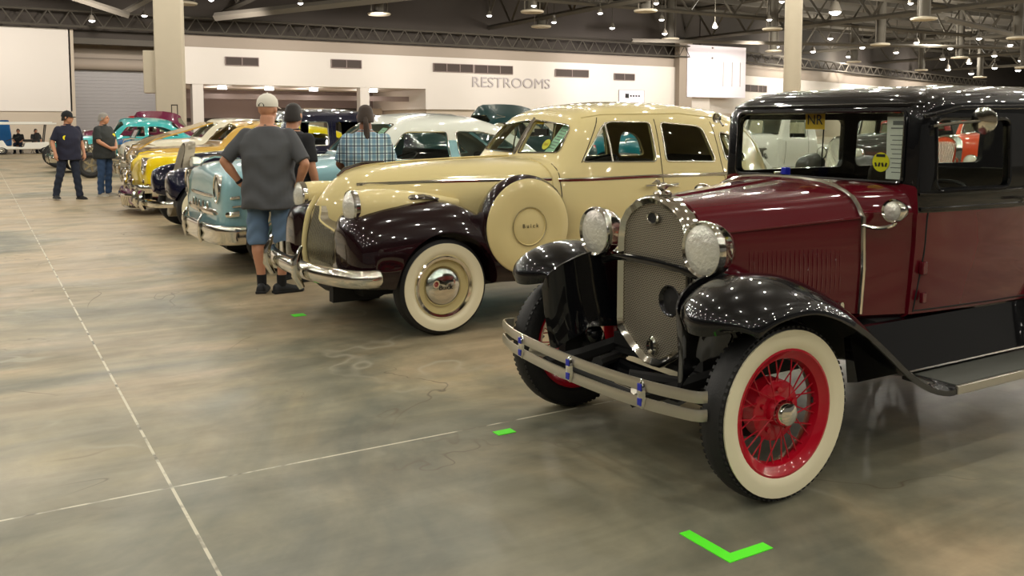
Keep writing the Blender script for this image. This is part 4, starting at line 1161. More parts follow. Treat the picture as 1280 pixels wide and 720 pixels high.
# hood strip and ornament
b = MB(); b.tube(hs.front([(0, .99)], 0) + [Vector((x, 0, z)) for x, z in ((-.5, 1.105), (-.36, 1.182), (0, 1.218), (.5, 1.238), (1.0, 1.25))], .006, 6); b.build('hood_centre_strip', 'cream', BU)
b = MB(); b.tube([(-.50, 0, 1.115), (-.44, 0, 1.165), (-.30, 0, 1.205), (-.12, 0, 1.218)], [.010, .016, .014, .004], 8, flat=(1.2, .6)); b.build('hood_ornament', 'chrome', BU)
# headlamp pods
for s in (-1, 1):
    b = MB(); rings = []
    for x, r, zc, yc in ((-.60, .104, .930, .565), (-.585, .114, .930, .565), (-.48, .122, .93, .56), (-.30, .118, .93, .55), (-.12, .10, .925, .53), (.08, .07, .92, .51), (.26, .03, .92, .50)):
        rings.append([(x, s * yc + r * cos(2 * pi * k / 28), zc + r * sin(2 * pi * k / 28) - (.25 * r if sin(2 * pi * k / 28) < 0 else 0)) for k in range(28)])
    b.loft(rings); o = b.build('headlight', 'cream', BU, ang=60)
    b = MB(); b.lathe([(-.580, .118), (-.612, .124), (-.626, .117), (-.618, .110)], (0, s * .565, .930), 'x', 32); b.build('lamp_rim', 'chrome', o)
    b = MB(); b.lathe([(-.662, .001), (-.655, .045), (-.640, .085), (-.620, .112)], (0, s * .565, .930), 'x', 32); b.build('lens', 'lens', o)
    b = MB(); b.tube([(-.22, s * .615, .975), (-.17, s * .62, .985), (-.06, s * .61, .985), (.06, s * .58, .965)], [.012, .026, .026, .010], 8, flat=(.8, 1)); b.build('parking_lamp', 'chrome', BU) if False else b.build('parking_lamp', 'chrome', BU)
# sidemounted spare in its cover
for s in (-1, 1):
    c = (.655, s * .80, .755)
    t = MB(); pr_ = [(-.10, .20), (-.105, .30), (-.095, .345), (-.06, .372), (0, .382), (.05, .375), (.075, .355)]
    t.lathe([(s * a, r) for a, r in pr_], c, 'y', 56); sp = t.build('spare_wheel_cover', 'plum', BU)
    b = MB(); b.lathe([(s * .068, .357), (s * .082, .350), (s * .098, .315), (s * .104, .27), (s * .098, .20), (s * .090, .142), (s * .096, .138), (s * .088, .134), (s * .100, .08), (s * .104, .001)], c, 'y', 56); b.build('cover_disc', 'cream', sp)
    b = MB(); b.lathe([(s * .092, .146), (s * .102, .142), (s * .092, .137)], c, 'y', 48); b.build('cover_ring', 'chrome_dull', sp)
    if s < 0: textobj('B u i c k', .042, 'seat', sp, (c[0], c[1] - .106, c[2] + .005), (radians(90), 0, 0), 'cover_lettering', .001)
# bumper with guards
b = MB(); path = spl([(-.52, .92, .475), (-.66, .90, .475), (-.76, .78, .475), (-.84, .5, .475), (-.87, .2, .475), (-.875, 0, .475), (-.87, -.2, .475), (-.84, -.5, .475), (-.76, -.78, .475), (-.66, -.90, .475), (-.52, -.92, .475)], 5)
rings = []
for i, p in enumerate(path):
    a = path[max(i - 1, 0)]; c = path[min(i + 1, len(path) - 1)]; tg = (c - a).normalized(); nn = Vector((tg.y, -tg.x, 0))
    sc = .35 if i in (0, len(path) - 1) else 1
    rings.append([p + nn * u * sc + Vector((0, 0, v * sc)) for u, v in ((-.01, -.062), (.018, -.058), (.042, -.03), (.048, 0), (.042, .03), (.018, .058), (-.01, .062))])
b.loft(rings); bp_ = b.build('front_bumper', 'chrome', BU, ang=60)
b = MB()
for y in (-.36, .36): b.tube([(-.90, y, .36), (-.945, y, .45), (-.94, y, .56), (-.90, y, .655)], [.022, .032, .028, .012], 10, flat=(1, .8))
b.build('bumper_guard', 'chrome', bp_)
b = MB()
b.tube([(-.915, -.34, .60), (-.915, .34, .60)], .012, 8) if False else None
for y in (-.4, .4): b.tube([(-.86, y, .47), (-.5, y, .44)], .02, 6)
b.build('bumper_bracket', 'under', bp_)
b = MB()
b.tube([(-.62, -.30, .33), (-.62, -.1, .30), (-.6, .1, .3), (-.6, .3, .33)], .03, 8); b.bbox((-.66, -.32, .22), (-.3, -.24, .36)); b.build('front_crossmember', 'under', BU)
# rear bumper
b = MB(); bar(b, spl([(3.85, .82, .45), (4.02, .72, .45), (4.10, 0, .45), (4.02, -.72, .45), (3.85, -.82, .45)], 5), .10, .03); b.build('rear_bumper', 'chrome', BU)
# interior
b = MB(); b.box((1.85, 0, .80), (.5, 1.3, .25)); b.box((2.12, 0, 1.00), (.18, 1.3, .42), (0, .15, 0)); b.box((2.95, 0, .80), (.5, 1.2, .25)); b.box((3.2, 0, 1.0), (.18, 1.1, .42), (0, .2, 0)); b.bbox((1.10, -.66, 1.08), (1.22, .66, 1.2)); b.build('bench_seat', 'seat', BU, bevel=.05)
def steer(parent, x, y, z, r=.21, m='black_trim'):
    ax = Vector((-.45, 0, 1)).normalized(); u = Vector((0, 1, 0)); v_ = ax.cross(u)
    b = MB(); b.tube([Vector((x, y, z)) + (u * cos(2 * pi * k / 28) + v_ * sin(2 * pi * k / 28)) * r for k in range(28)], .011, 6, True)
    b.tube([Vector((x, y, z)), Vector((x, y, z)) - ax * .0 + Vector((-.35, 0, -.2))], .018, 6)
    for a in (0, pi / 2, pi): b.tube([Vector((x, y, z)), Vector((x, y, z)) + (u * cos(a) + v_ * sin(a)) * r], .007, 5)
    return b.build('steering_wheel', m, parent)
steer(BU, 1.62, -.36, 1.16)
b = MB(); b.box((1.33, 0, 1.44), (.02, .20, .06)); b.tube([(1.33, 0, 1.47), (1.36, 0, 1.56)], .006, 6); b.build('rear_view_mirror', 'black_trim', BU)
# window papers
def wsp(shell, y, z, off): q = shell.front([(y, z)], off); return Vector(q[0]) if q else None
def sheetob(lab, cat, name, shell, root, cy, cz, wd, hg, m, rzz, inset=.05, kind='sheet'):
    org = root.location
    q = wsp(shell, cy, cz, -inset); q2 = wsp(shell, cy, cz + .05, -inset); q3 = wsp(shell, cy + .05, cz, -inset)
    up = (q2 - q).normalized(); rt = -(q3 - q).normalized(); nn = rt.cross(up)
    R_ = Matrix((rt, up, nn)).transposed().to_4x4()
    t = thing(name, lab, cat, q + org); t.matrix_world = Matrix.Translation(q + org) @ R_ @ Matrix.Rotation(rzz, 4, 'Z')
    return t
t = sheetob('mint green paper sheet behind the cream sedan windshield', 'paper sheet', 'price_sheet', bs, BU, -.44, 1.385, .1, .3, 'paper', radians(-8))
M['mint'] = mat('mint_paper', (168, 214, 184), .6)
MB().box((0, 0, 0), (.115, .30, .002)).build('sheet', 'mint', t, smooth=False)
b = MB(); [b.box((0, .11 - k * .028, .002), (.08, .006, .001)) for k in range(8)]; b.build('print', 'ink', t, smooth=False)
t = sheetob('round yellow sticker behind the cream sedan windshield', 'sticker', 'round_sticker', bs, BU, -.35, 1.345, .1, .1, 'stick_y', 0, .03)
MB().cyl((0, 0, 0), (0, 0, .002), .048, n=24).build('disc', 'stick_y', t, smooth=False)
b = MB(); [b.box((-.025 + k * .016, 0, .003), (.008, .024, .001)) for k in range(4)]; b.build('print', 'card_y', t, smooth=False)
t = sheetob('amber card lettered NR at the top of the cream sedan windshield', 'card', 'nr_card', bs, BU, -.09, 1.535, .1, .1, 'card_y', 0, .03)
MB().box((0, 0, 0), (.115, .075, .002)).build('card', 'card_y', t, smooth=False)
textobj('NR', .055, 'ink_black', t, (0, 0, .003), (0, 0, 0), 'card_lettering', .0005)
# ================================================================== pontoon-bodied 1950s cars
def rows50(L=1.0, H=1.0, hood=1.10, roof=1.62, w=.92):
    k = w / .92
    def r(x, zb, P): return (x * L, [(0, zb)] + [(y * k, z * H) for y, z in P])
    cw = hood
    return [
        r(-.86, .42, [(.50, .42), (.62, .55), (.66, .68), (.64, .78), (.52, .86), (.35, cw - .20), (0, cw - .18)]),
        r(-.82, .36, [(.66, .36), (.80, .50), (.84, .70), (.82, .86), (.70, .95), (.42, cw - .12), (0, cw - .09)]),
        r(-.70, .32, [(.76, .32), (.88, .48), (.905, .72), (.89, .93), (.76, 1.01), (.46, cw - .07), (0, cw - .03)]),
        r(-.40, .30, [(.80, .30), (.905, .46), (.92, .74), (.905, .96), (.78, 1.04), (.50, cw - .03), (0, cw)]),
        r(.20, .30, [(.80, .30), (.91, .46), (.925, .76), (.905, .98), (.78, 1.06), (.52, cw), (0, cw + .02)]),
        r(.85, .30, [(.80, .30), (.91, .46), (.925, .78), (.90, 1.0), (.80, 1.08), (.60, cw + .03), (0, cw + .05)]),
        r(.97, .30, [(.80, .30), (.91, .46), (.925, .78), (.90, 1.01), (.81, 1.09), (.68, 1.14), (0, cw + .07)]),
        r(1.12, .30, [(.80, .30), (.91, .46), (.925, .78), (.90, 1.02), (.80, 1.13), (.64, 1.30), (0, cw + .26)]),
        r(1.32, .30, [(.80, .30), (.91, .46), (.925, .78), (.90, 1.02), (.78, 1.20), (.62, 1.46), (0, roof - .06)]),
        r(1.60, .30, [(.80, .30), (.91, .46), (.925, .78), (.90, 1.02), (.78, 1.22), (.64, 1.51), (0, roof - .01)]),
        r(2.10, .30, [(.80, .30), (.91, .46), (.925, .78), (.90, 1.03), (.78, 1.22), (.64, 1.52), (0, roof)]),
        r(2.60, .30, [(.80, .30), (.91, .46), (.925, .78), (.90, 1.02), (.76, 1.20), (.61, 1.48), (0, roof - .04)]),
        r(3.00, .30, [(.80, .30), (.91, .46), (.925, .78), (.89, 1.01), (.74, 1.14), (.58, 1.32), (0, roof - .18)]),
        r(3.32, .30, [(.80, .30), (.91, .46), (.92, .78), (.88, 1.0), (.74, 1.06), (.58, 1.12), (0, 1.20)]),
        r(3.60, .31, [(.78, .31), (.90, .46), (.91, .78), (.87, .98), (.74, 1.03), (.52, 1.06), (0, 1.08)]),
        r(4.10, .34, [(.74, .34), (.86, .48), (.88, .76), (.84, .94), (.72, .98), (.50, 1.0), (0, 1.02)]),
        r(4.45, .42, [(.62, .42), (.72, .54), (.74, .70), (.70, .82), (.58, .85), (.40, .86), (0, .87)])]
def car50(name, label, loc, rz, m, roofm=None, roof=1.62, hood=1.10, H=1.0, grille='teeth', wheels='cap', ww=.72, det=4, w=.92, L=1.0, group=None, hood_open=False, lowm=None, fo=.60):
    t = thing(name, label, 'car', loc, rz, group)
    rows = rows50(L, H, hood, roof, w)
    b = MB(); S = stations(rows, det); b.loft([rg(x, P, 3) for x, P in S])
    n = len(rg(0, rows[0][1], 3))
    if roofm:
        for q in range(len(b.f) - 2):
            i, jj = divmod(q, n); jj = min(jj, n - 1 - jj); xc = (S[i][0] + S[i + 1][0]) / 2
            if 1.24 * L < xc < 3.30 * L and jj >= (16 if xc < 2.75 * L else 14): b.m[q] = 1
    if lowm:
        for q, f in enumerate(b.f):
            if sum(b.v[i][2] for i in f) / len(f) < .50 and b.v[f[0]][0] < .6: b.m[q] = 2
    sh = Shell(b, 'body', [m, roofm or m, lowm or m], t, .03)
    cut = MB()
    wA = rrect([(1.17 * L, 1.125 * H), (1.93 * L, 1.12 * H), (1.93 * L, 1.42 * H), (1.42 * L, 1.42 * H, .07)], .04)
    wB = rrect([(2.05 * L, 1.12 * H), (2.98 * L, 1.125 * H, .04), (2.72 * L, 1.33 * H, .14), (2.42 * L, 1.42 * H, .12), (2.05 * L, 1.425 * H)], .04)
    for o_ in (wA, wB): cut.prism(o_, 'y', -1.4, 1.4)
    zt = roof - .13
    wS = rrect([(-.66, 1.19 * H, .06), (.66, 1.19 * H, .06), (.57, zt, .08), (-.57, zt, .08)], .06); cut.prism(wS, 'x', .9 * L, 1.34 * L)
    wR = rrect([(-.52, 1.20 * H), (.52, 1.20 * H), (.46, roof - .16), (-.46, roof - .16)], .08); cut.prism(wR, 'x', 2.85 * L, 3.5 * L)
    gl = cut
    sh.cut(cut); sh.glass(gl, 'window_glass')
    # wheel arches
    c = MB(); R_ = .345
    for xx in (0, 2.92 * L):
        for s in (-1, 1):
            c.prism(arch(xx, .36, .395), 'y', s * .55, s * 1.3)
    boolop(sh.o, c); shade(sh.o.data, 38)
    b = MB(); b.bbox((-.6, -.56, .24), (4.1 * L, .56, .62)); b.cyl((0, -.7, .34), (0, .7, .34), .05); b.build('chassis', 'under', t)
    for xx in (0, 2.92 * L):
        for s in (-1, 1): wheel(t, xx, s * .76, s, R_, .17, .215, ww, wheels, 0, m, 'chrome')
    b = MB()
    for o_ in (wA, wB): sh.sideline(b, o_, .007, closed=True, sub=2)
    P = wS + wS[:1]; q = sh.front(P, .002); b.tube(q, .009, 6)
    b.build('window_frame', 'chrome', t)
    b = MB(); sh.sideline(b, [(.55, .85 * H), (1.4, .86 * H), (2.3, .86 * H)], .008, sub=16, flat=(1.3, .7)); b.build('side_moulding', 'chrome', t)
    b = MB(); sh.sideline(b, [(1.0 * L, 1.06), (1.0 * L, .4)], .004, sub=8); sh.sideline(b, [(1.99 * L, 1.07), (1.99 * L, .4)], .004, sub=8); b.build('door_gap', 'dark_hole', t)
    # bumpers
    bp = MB(); path = spl([(-.42, .955, .42), (-.72, .94, .42), (-.93, .80, .42), (-1.02, .45, .42), (-1.04, 0, .42), (-1.02, -.45, .42), (-.93, -.80, .42), (-.72, -.94, .42), (-.42, -.955, .42)], 5)
    rings = []
    for i, p in enumerate(path):
        a = path[max(i - 1, 0)]; cc = path[min(i + 1, len(path) - 1)]; tg = (cc - a).normalized(); nn = Vector((tg.y, -tg.x, 0))
        rings.append([p + nn * u + Vector((0, 0, v)) for u, v in ((-.02, -.10), (.03, -.095), (.055, -.06), (.045, -.01), (.065, .03), (.055, .075), (.02, .095), (-.02, .09))])
    bp.loft(rings); fb = bp.build('front_bumper', 'chrome', t, ang=60)
    b = MB()
    for y in (-.38, .38): b.tube([(-1.07, y, .31), (-1.11, y, .40), (-1.10, y, .52), (-1.04, y, .60)], [.03, .045, .04, .015], 10)
    b.build('bumper_guard', 'chrome', fb)
    b = MB(); path2 = [Vector((4.72 * L - (-p.x - .42) * 0 - (.0 if abs(p.y) < .5 else (abs(p.y) - .5) * .35), p.y, .46)) for p in path]; bar(b, path2, .16, .04); b.build('rear_bumper', 'chrome', t)
    # lamps
    for s in (-1, 1):
        b = MB(); c0 = (-.80 * L, s * .70 * w / .92, .865 * H)
        b.lathe([(.06, .10), (-.02, .112), (-.06, .112), (-.068, .10), (-.05, .09)], c0, 'x', 28); b.xf(Matrix.Translation(c0) @ Matrix.Diagonal((1.4, 1, 1.3, 1)) @ Matrix.Translation(-Vector(c0))); o = b.build('headlight', 'chrome', t)
        b = MB(); b.lathe([(-.085, .001), (-.078, .05), (-.055, .092)], c0, 'x', 28); b.build('lens', 'lens', o)
        b = MB(); b.lathe([(0, .001), (-.03, .03), (.04, .045)], (-.86 * L, s * .66, .60 * H), 'x', 16); (b.build('parking_lamp', 'chrome', t) if grille != 'teeth' else None)
        b = MB(); b.box((4.40 * L, s * .66, .80 * H), (.08, .10, .20)); b.build('tail_lamp', 'red', t, bevel=.02)
    # grille
    b = MB(); gz = .66 * H
    if grille == 'teeth':
        def arc(z, x0, r, f=(1, 1)): b.tube(spl([(x0 + .34, -.93, z + .01), (x0 + .12, -.87, z), (x0 + .02, -.62, z), (x0 - .04, -.3, z), (x0 - .05, 0, z), (x0 - .04, .3, z), (x0 + .02, .62, z), (x0 + .12, .87, z), (x0 + .34, .93, z + .01)], 4), r, 8, flat=f)
        arc(gz - .04, -.86, .035); arc(gz + .12, -.84, .02)
        for k in range(5): b.ball((-.915 + .03 * abs(k - 2) * .5, (k - 2) * .17, gz - .01), .05, 8, (.8, .62, 1.5))
        for s in (-1, 1): b.lathe([(-.04, .02), (-.03, .05), (.03, .06), (.06, .05)], (-.80, s * .66, gz - .02), 'x', 16)
    elif grille == 'bars':
        for k in range(5): b.tube([(-.70, -.76, gz - .1 + k * .055), (-.87, -.55, gz - .1 + k * .055), (-.91, 0, gz - .1 + k * .055), (-.87, .55, gz - .1 + k * .055), (-.70, .76, gz - .1 + k * .055)], .016, 6)
        for k in range(9): b.box((-.89 + .004 * (k - 4) ** 2, (k - 4) * .14, gz), (.03, .02, .26))
    b.build('grille', 'chrome', t)
    b = MB(); b.tube([(-.86, 0, hood - .06), (-.80, 0, hood + .02), (-.55, 0, hood + .05), (-.2, 0, hood + .02)], [.01, .025, .018, .004], 8); b.build('hood_ornament', 'chrome', t)
    b = MB(); b.box((1.75 * L, 0, .8), (.5, 1.35, .3)); b.box((2.05 * L, 0, 1.0), (.18, 1.35, .42), (0, .15, 0)); b.box((2.8 * L, 0, .8), (.5, 1.25, .3)); b.box((3.02 * L, 0, .98), (.16, 1.2, .34), (0, .2, 0)); b.bbox((1.0 * L, -.66, .95), (1.14 * L, .66, 1.11)); b.build('bench_seat', 'seat_dark', t, bevel=.05)
    steer(t, 1.50 * L, -.38, 1.10)
    if hood_open:
        b = MB(); b.loft([[(-.75, y, hood - .03), (-.3, y, hood + .16), (.3, y, hood + .33), (.85, y, hood + .50), (.85, y, hood + .47), (.3, y, hood + .30), (-.3, y, hood + .13), (-.75, y, hood - .06)] for y in (-.62, -.3, 0, .3, .62)]); b.build('raised_hood', m, t)
    def squeeze(o):
        for c in o.children:
            if c.type == 'MESH' and not c.name.startswith('wheel'):
                for v in c.data.vertices:
                    if v.co.x < -.4: v.co.x = -.4 + (v.co.x + .4) * fo
                c.data.update(); squeeze(c)
    bpy.context.view_layer.update(); squeeze(t)
    return t, sh

B5, b5s = car50('fifties_coupe', 'light blue 1950s coupe with white roof and toothed chrome grille', (2.66, 9.87, 0), 0, 'ltblue', 'white_roof', roof=1.64, hood=1.12, fo=.46)
def papers(shell, root, who, y=-.45, mint=True):
    t = sheetob('mint green paper sheet behind the windshield of the ' + who, 'paper sheet', 'price_sheet', shell, root, y, 1.36, .1, .3, 'paper', radians(-5))
    MB().box((0, 0, 0), (.13, .30, .002)).build('sheet', 'mint', t, smooth=False)
    b = MB(); [b.box((0, .11 - k * .028, .002), (.09, .006, .001)) for k in range(8)]; b.build('print', 'ink', t, smooth=False)
    t = sheetob('round yellow sticker behind the windshield of the ' + who, 'sticker', 'round_sticker', shell, root, y + .10, 1.30, .1, .1, 'stick_y', 0, .03)
    MB().cyl((0, 0, 0), (0, 0, .002), .05, n=24).build('disc', 'stick_y', t, smooth=False)
papers(b5s, B5, 'light blue coupe')
# frenched lamp visors and spear on the blue coupe
b = MB()
for s in (-1, 1): b.tube([(-.52, s * .935, .70), (-.40, s * .940, .705), (-.32, s * .940, .70)], [.010, .016, .004], 8)
b.build('fender_spear', 'chrome', B5)
YE, yes = car50('fifties_coupe', 'bright yellow low coupe with purple lower nose and toothed grille, beyond the navy car', (3.05, 16.55, 0), 0, 'yellow', roof=1.60, hood=1.0, H=.94, grille='', det=3, lowm='purple')
b = MB(); b.prism([(-.62, .14), (-.88, .18), (-.86, .40), (-.60, .46)], 'y', -.84, .84); b.build('lower_nose', 'purple', YE, bevel=.04)
b = MB()
b.tube(spl([(-.60, -.90, .34), (-.86, -.62, .33), (-.94, 0, .32), (-.86, .62, .33), (-.60, .90, .34)], 4), .030, 8); b.tube(spl([(-.56, -.90, .16), (-.82, -.62, .13), (-.90, 0, .12), (-.82, .62, .13), (-.56, .90, .16)], 4), .022, 8)
for k in range(-8, 9): b.tube([(-.93 + .0028 * k * k, k * .09, .33), (-.90 + .0028 * k * k, k * .09, .13)], .024, 6)
b.build('toothed_grille', 'chrome', YE)
GO, gos = car50('fifties_coupe', 'gold 1950s coupe with raised hood beyond the yellow coupe', (3.42, 19.9, 0), 0, 'gold', roof=1.64, hood=1.05, H=.97, grille='bars', det=3, hood_open=True)
CR, _ = car50('fifties_sedan', 'ivory 1950s sedan with pale roof beyond the gold coupe', (3.7, 23.2, 0), 0, 'ivory', roof=1.66, hood=1.12, det=3)
TE, _ = car50('fifties_sedan', 'teal 1950s sedan whose roof shows beside the person in dark tee', (2.75, 31.6, 0), 0, 'teal', roof=1.72, hood=1.12, det=2)
MG, _ = car50('fifties_sedan', 'dark magenta sedan whose roof shows above the teal sedan', (4.3, 38.9, 0), 0, 'magenta', roof=1.92, H=1.06, hood=1.2, det=2)
TU, _ = car50('fifties_sedan', 'turquoise 1950s sedan seen through the cream sedan windows', (15.2, 21.3, 0), 0, 'turq', 'turq', roof=1.70, hood=1.14, det=3)
TB, _ = car50('fifties_sedan', 'turquoise and white sedan seen through the cream sedan front door window', (14.4, 17.6, 0), 0, 'turq', 'white_roof', roof=1.62, det=3, hood_open=False)
DT, _ = car50('fifties_sedan', 'tall dark teal car whose roof shows behind the light blue coupe', (9.5, 19.8, 0), 0, 'dteal', roof=1.86, H=1.08, hood=1.22, det=2)

# ================================================================== separate-fendered 1930s cars
def car30(name, label, loc, rz, m, fm=None, roof=1.72, hoodz=1.16, shellh=1.16, gm='chrome', tall=False, wheelst='wire', rimm='wheel_red', wb=2.75, ww=.6, pickup=False, roofm=None, engine=False, R_=.36):
    fm = fm or m
    t = thing(name, label, 'truck' if pickup else 'car', loc, rz)
    rows = [(-.12, [(0, .5), (.17, .5), (.20, .65), (.21, .85), (.17, hoodz - .14), (.10, hoodz - .06), (0, hoodz - .04)]),
            (.10, [(0, .5), (.24, .5), (.27, .65), (.28, .90), (.24, hoodz - .12), (.14, hoodz - .02), (0, hoodz)]),
            (.70, [(0, .5), (.40, .5), (.43, .65), (.44, .95), (.38, hoodz - .08), (.24, hoodz + .02), (0, hoodz + .04)]),
            (1.05, [(0, .5), (.54, .5), (.58, .65), (.60, 1.0), (.54, hoodz - .04), (.36, hoodz + .04), (0, hoodz + .06)])]
    b = MB(); b.loft([rg(x, P) for x, P in stations(rows, 3)]); hd = b.build('hood', m, t, ang=40)
    b = MB()
    for s in (-1, 1):
        for k in range(14):
            x = .18 + k * .045; y = .275 + (x - .1) * .27
            if engine: continue
            b.tube([(x, s * (y + .004), .72), (x, s * (y + .012), .80), (x, s * (y + .004), .92)], .006, 5)
        if engine:
            b.bbox((.14, min(s * .30, s * .44), .66), (.86, max(s * .30, s * .44), .94))
            for k in range(4): b.cyl((.22 + k * .17, s * .44, .84), (.22 + k * .17, s * .50, .74), .03)
            b.cyl((.2, s * .42, .93), (.8, s * .44, .95), .03)
    b.build('exposed_engine' if engine else 'hood_louvre', 'engine' if engine else m, hd)
    if not engine: hd.children[-1]['kind'] = 'stuff'
    zb = 1.12; x1 = 1.95 if pickup else 2.9
    def q(x, w0, wb_, wt, zs, zr): return (x, [(0, .5), (w0, .5), (w0 + .02, .62), ((w0 + wb_) / 2 + .03, .85), (wb_, zb), (wb_ - .015, zb + .06), (wt + (wb_ - wt) * .35, zb + .06 + (zs - zb - .06) * .6), (wt, zs), (wt * .7, zs + (zr - zs) * .7), (0, zr)])
    rr = [q(1.0, .56, .60, .56, 1.16, 1.2), q(1.07, .60, .66, .60, 1.22, 1.27), q(1.20, .62, .68, .59, roof - .18, roof - .10), q(1.40, .63, .69, .60, roof - .12, roof - .02), q(1.8, .64, .70, .61, roof - .11, roof)]
    if pickup: rr += [q(2.0, .64, .70, .60, roof - .12, roof - .01), q(2.16, .62, .68, .56, roof - .18, roof - .08), q(2.22, .58, .62, .50, roof - .3, roof - .2)]
    else: rr += [q(2.3, .64, .70, .60, roof - .12, roof - .01), q(2.8, .62, .66, .55, roof - .20, roof - .09), q(3.1, .58, .60, .48, roof - .36, roof - .24), q(3.32, .50, .48, .36, zb + .16, zb + .24), q(3.5, .38, .34, .2, zb + .07, zb + .10)]
    b = MB(); b.loft([rg(x, P, 2) for x, P in stations(rr, 3)]); sh = Shell(b, 'body', [m, roofm or m], t, .03)
    if roofm:
        for p in sh.o.data.polygons: p.material_index = int(p.center.z > zb + .05)
    zt = roof - .20
    wA = rrect([(1.27, zb + .08), (1.80, zb + .08), (1.80, zt), (1.33, zt)], .05); wB = rrect([(1.92, zb + .08), (2.5, zb + .08), (2.45, zt), (1.92, zt)], .05)
    cut = MB(); cut.prism(wA, 'y', -1.2, 1.2)
    if not pickup: cut.prism(wB, 'y', -1.2, 1.2)
    ws_ = rrect([(-.52, zb + .15), (.52, zb + .15), (.50, roof - .17), (-.50, roof - .17)], .05); cut.prism(ws_, 'x', .9, 1.36)
    rw_ = rrect([(-.3, zb + .15), (.3, zb + .15), (.3, roof - .25), (-.3, roof - .25)], .05); cut.prism(rw_, 'x', 2.0 if pickup else 2.75, 2.4 if pickup else 3.3)
    sh.cut(cut); sh.glass(cut, 'window_glass')
    b = MB(); sh.sideline(b, wA, .008, closed=True, sub=1); b.tube(sh.front(ws_ + ws_[:1], .002), .01, 6); b.build('window_frame', 'chrome_dull', t)
    b = MB(); sh.sideline(b, [(1.15, zb), (1.14, .6)], .004, sub=5); sh.sideline(b, [(1.86, roof - .2), (1.86, .6)], .004, sub=10); b.build('door_gap', 'dark_hole', t)
    # radiator shell and grille
    h0 = hoodz - .0 if not tall else shellh
    zb0 = .20 if tall else .40
    o1 = [(0, zb0), (.17 if tall else .14, zb0 + .06), (.24 if tall else .20, .60), (.26 if tall else .235, .85), (.22, h0 - .12), (.13, h0 - .02), (0, h0 + .01)]
    C = spl([(0, y, z) for y, z in o1], 3); half = [(0, abs(p.y) if 0 < i < len(C) - 1 else 0, p.z) for i, p in enumerate(C)]
    def tilt(p, dx, sc=1.0): return (dx + p[0] + (p[2] - .4) * .22, p[1] * sc, .40 + (p[2] - .40) * sc)
    ring = mir(half)
    b = MB(); b.loft([[tilt(p, -.26, .93) for p in ring], [tilt(p, -.30, .97) for p in ring], [tilt(p, -.26, 1.0) for p in ring], [tilt(p, -.16, 1.0) for p in ring]], cap=False); b.build('radiator_shell', gm, t)
    b = MB(); b.loft([[tilt(p, -.31, .25) for p in ring], [tilt(p, -.275, .93) for p in ring], [tilt(p, -.2, .93) for p in ring]]); g = b.build('grille', 'gbars', t)
    b = MB()
    for k in range(-8, 9):
        y = k * .024; zhi = h0 - .04 - abs(y) ** 2 * 2.2
        b.tube([tilt((0, y, .45 + abs(y) * .5), -.315), tilt((0, y, .8), -.318), tilt((0, y, zhi), -.30)], .006, 5)
    b.build('grille_bar', 'chrome_dull' if gm == 'chrome' else 'gbars', g); g.children[-1]['kind'] = 'stuff'
    # fenders
    rows = [(-.46, .48, .66, .62, .76), (-.42, .44, .78, .52, .84), (-.25, .40, .84, .46, .90), (0, .40, .86, .42, .925), (.25, .42, .86, .40, .86), (.5, .46, .85, .37, .68), (.75, .52, .84, .33, .47), (.98, .58, .83, .31, .37)]
    fsolid(rows, 'front_fender', fm, t, [(0, R_, .50)], 3)
    x0 = wb
    rows = [(x0 - .52, .60, .78, .32, .42), (x0 - .38, .55, .84, .36, .68), (x0 - .1, .52, .87, .40, .88), (x0 + .15, .52, .87, .42, .86), (x0 + .42, .52, .84, .45, .70), (x0 + .62, .54, .76, .45, .56)]
    fsolid(rows, 'rear_fender', fm, t, [(x0, R_, .56)], 3)
    b = MB()
    for s in (-1, 1): b.bbox((.9, min(s * .58, s * .84), .32), (wb - .4, max(s * .58, s * .84), .36))
    b.build('running_board', 'black_trim', t, bevel=.01)
    b = MB(); b.bbox((-.3, -.4, .36), (wb + .6, .4, .5)); b.cyl((0, -.66, .36), (0, .66, .36), .04); b.cyl((wb, -.66, .36), (wb, .66, .36), .05); b.build('chassis', 'under', t)
    for xx in (0, wb):
        for s in (-1, 1): wheel(t, xx, s * .71, s, R_, .15, .225, ww, wheelst, 0, rimm, 'chrome')
    for s in (-1, 1):
        c = (-.06, s * .42, .95); b = MB(); b.lathe([(-.02, .10), (-.04, .112), (-.02, .118), (.03, .112), (.1, .08), (.17, .02), (.18, .001)], c, 'x', 24); o = b.build('headlight', 'chrome', t)
        b = MB(); b.lathe([(-.055, .001), (-.048, .05), (-.03, .105)], c, 'x', 24); b.build('lens', 'lens', o)
        b = MB(); b.tube([(0, s * .42, .86), (.02, s * .40, .78)], .02, 6); b.build('lamp_post', 'chrome', o)
    b = MB(); bar(b, spl([(-.42, .84, .44), (-.58, .78, .44), (-.68, .4, .44), (-.70, 0, .44), (-.68, -.4, .44), (-.58, -.78, .44), (-.42, -.84, .44)], 4), .085, .02); fb = b.build('front_bumper', 'chrome', t, ang=60)
    b = MB()
    for y in (-.28, .28): b.tube([(-.70, y, .34), (-.745, y, .42), (-.735, y, .54), (-.70, y, .60)], [.03, .045, .04, .015], 8)
    b.build('bumper_guard', 'chrome', fb)
    if pickup:
        b = MB(); b.bbox((2.3, -.62, .62), (3.7, .62, .68)); b.bbox((2.3, -.64, .62), (3.7, -.60, 1.0)); b.bbox((2.3, .60, .62), (3.7, .64, 1.0)); b.bbox((2.28, -.64, .62), (2.32, .64, 1.0)); b.bbox((3.68, -.64, .62), (3.72, .64, 1.0)); b.build('cargo_bed', m, t, bevel=.01)
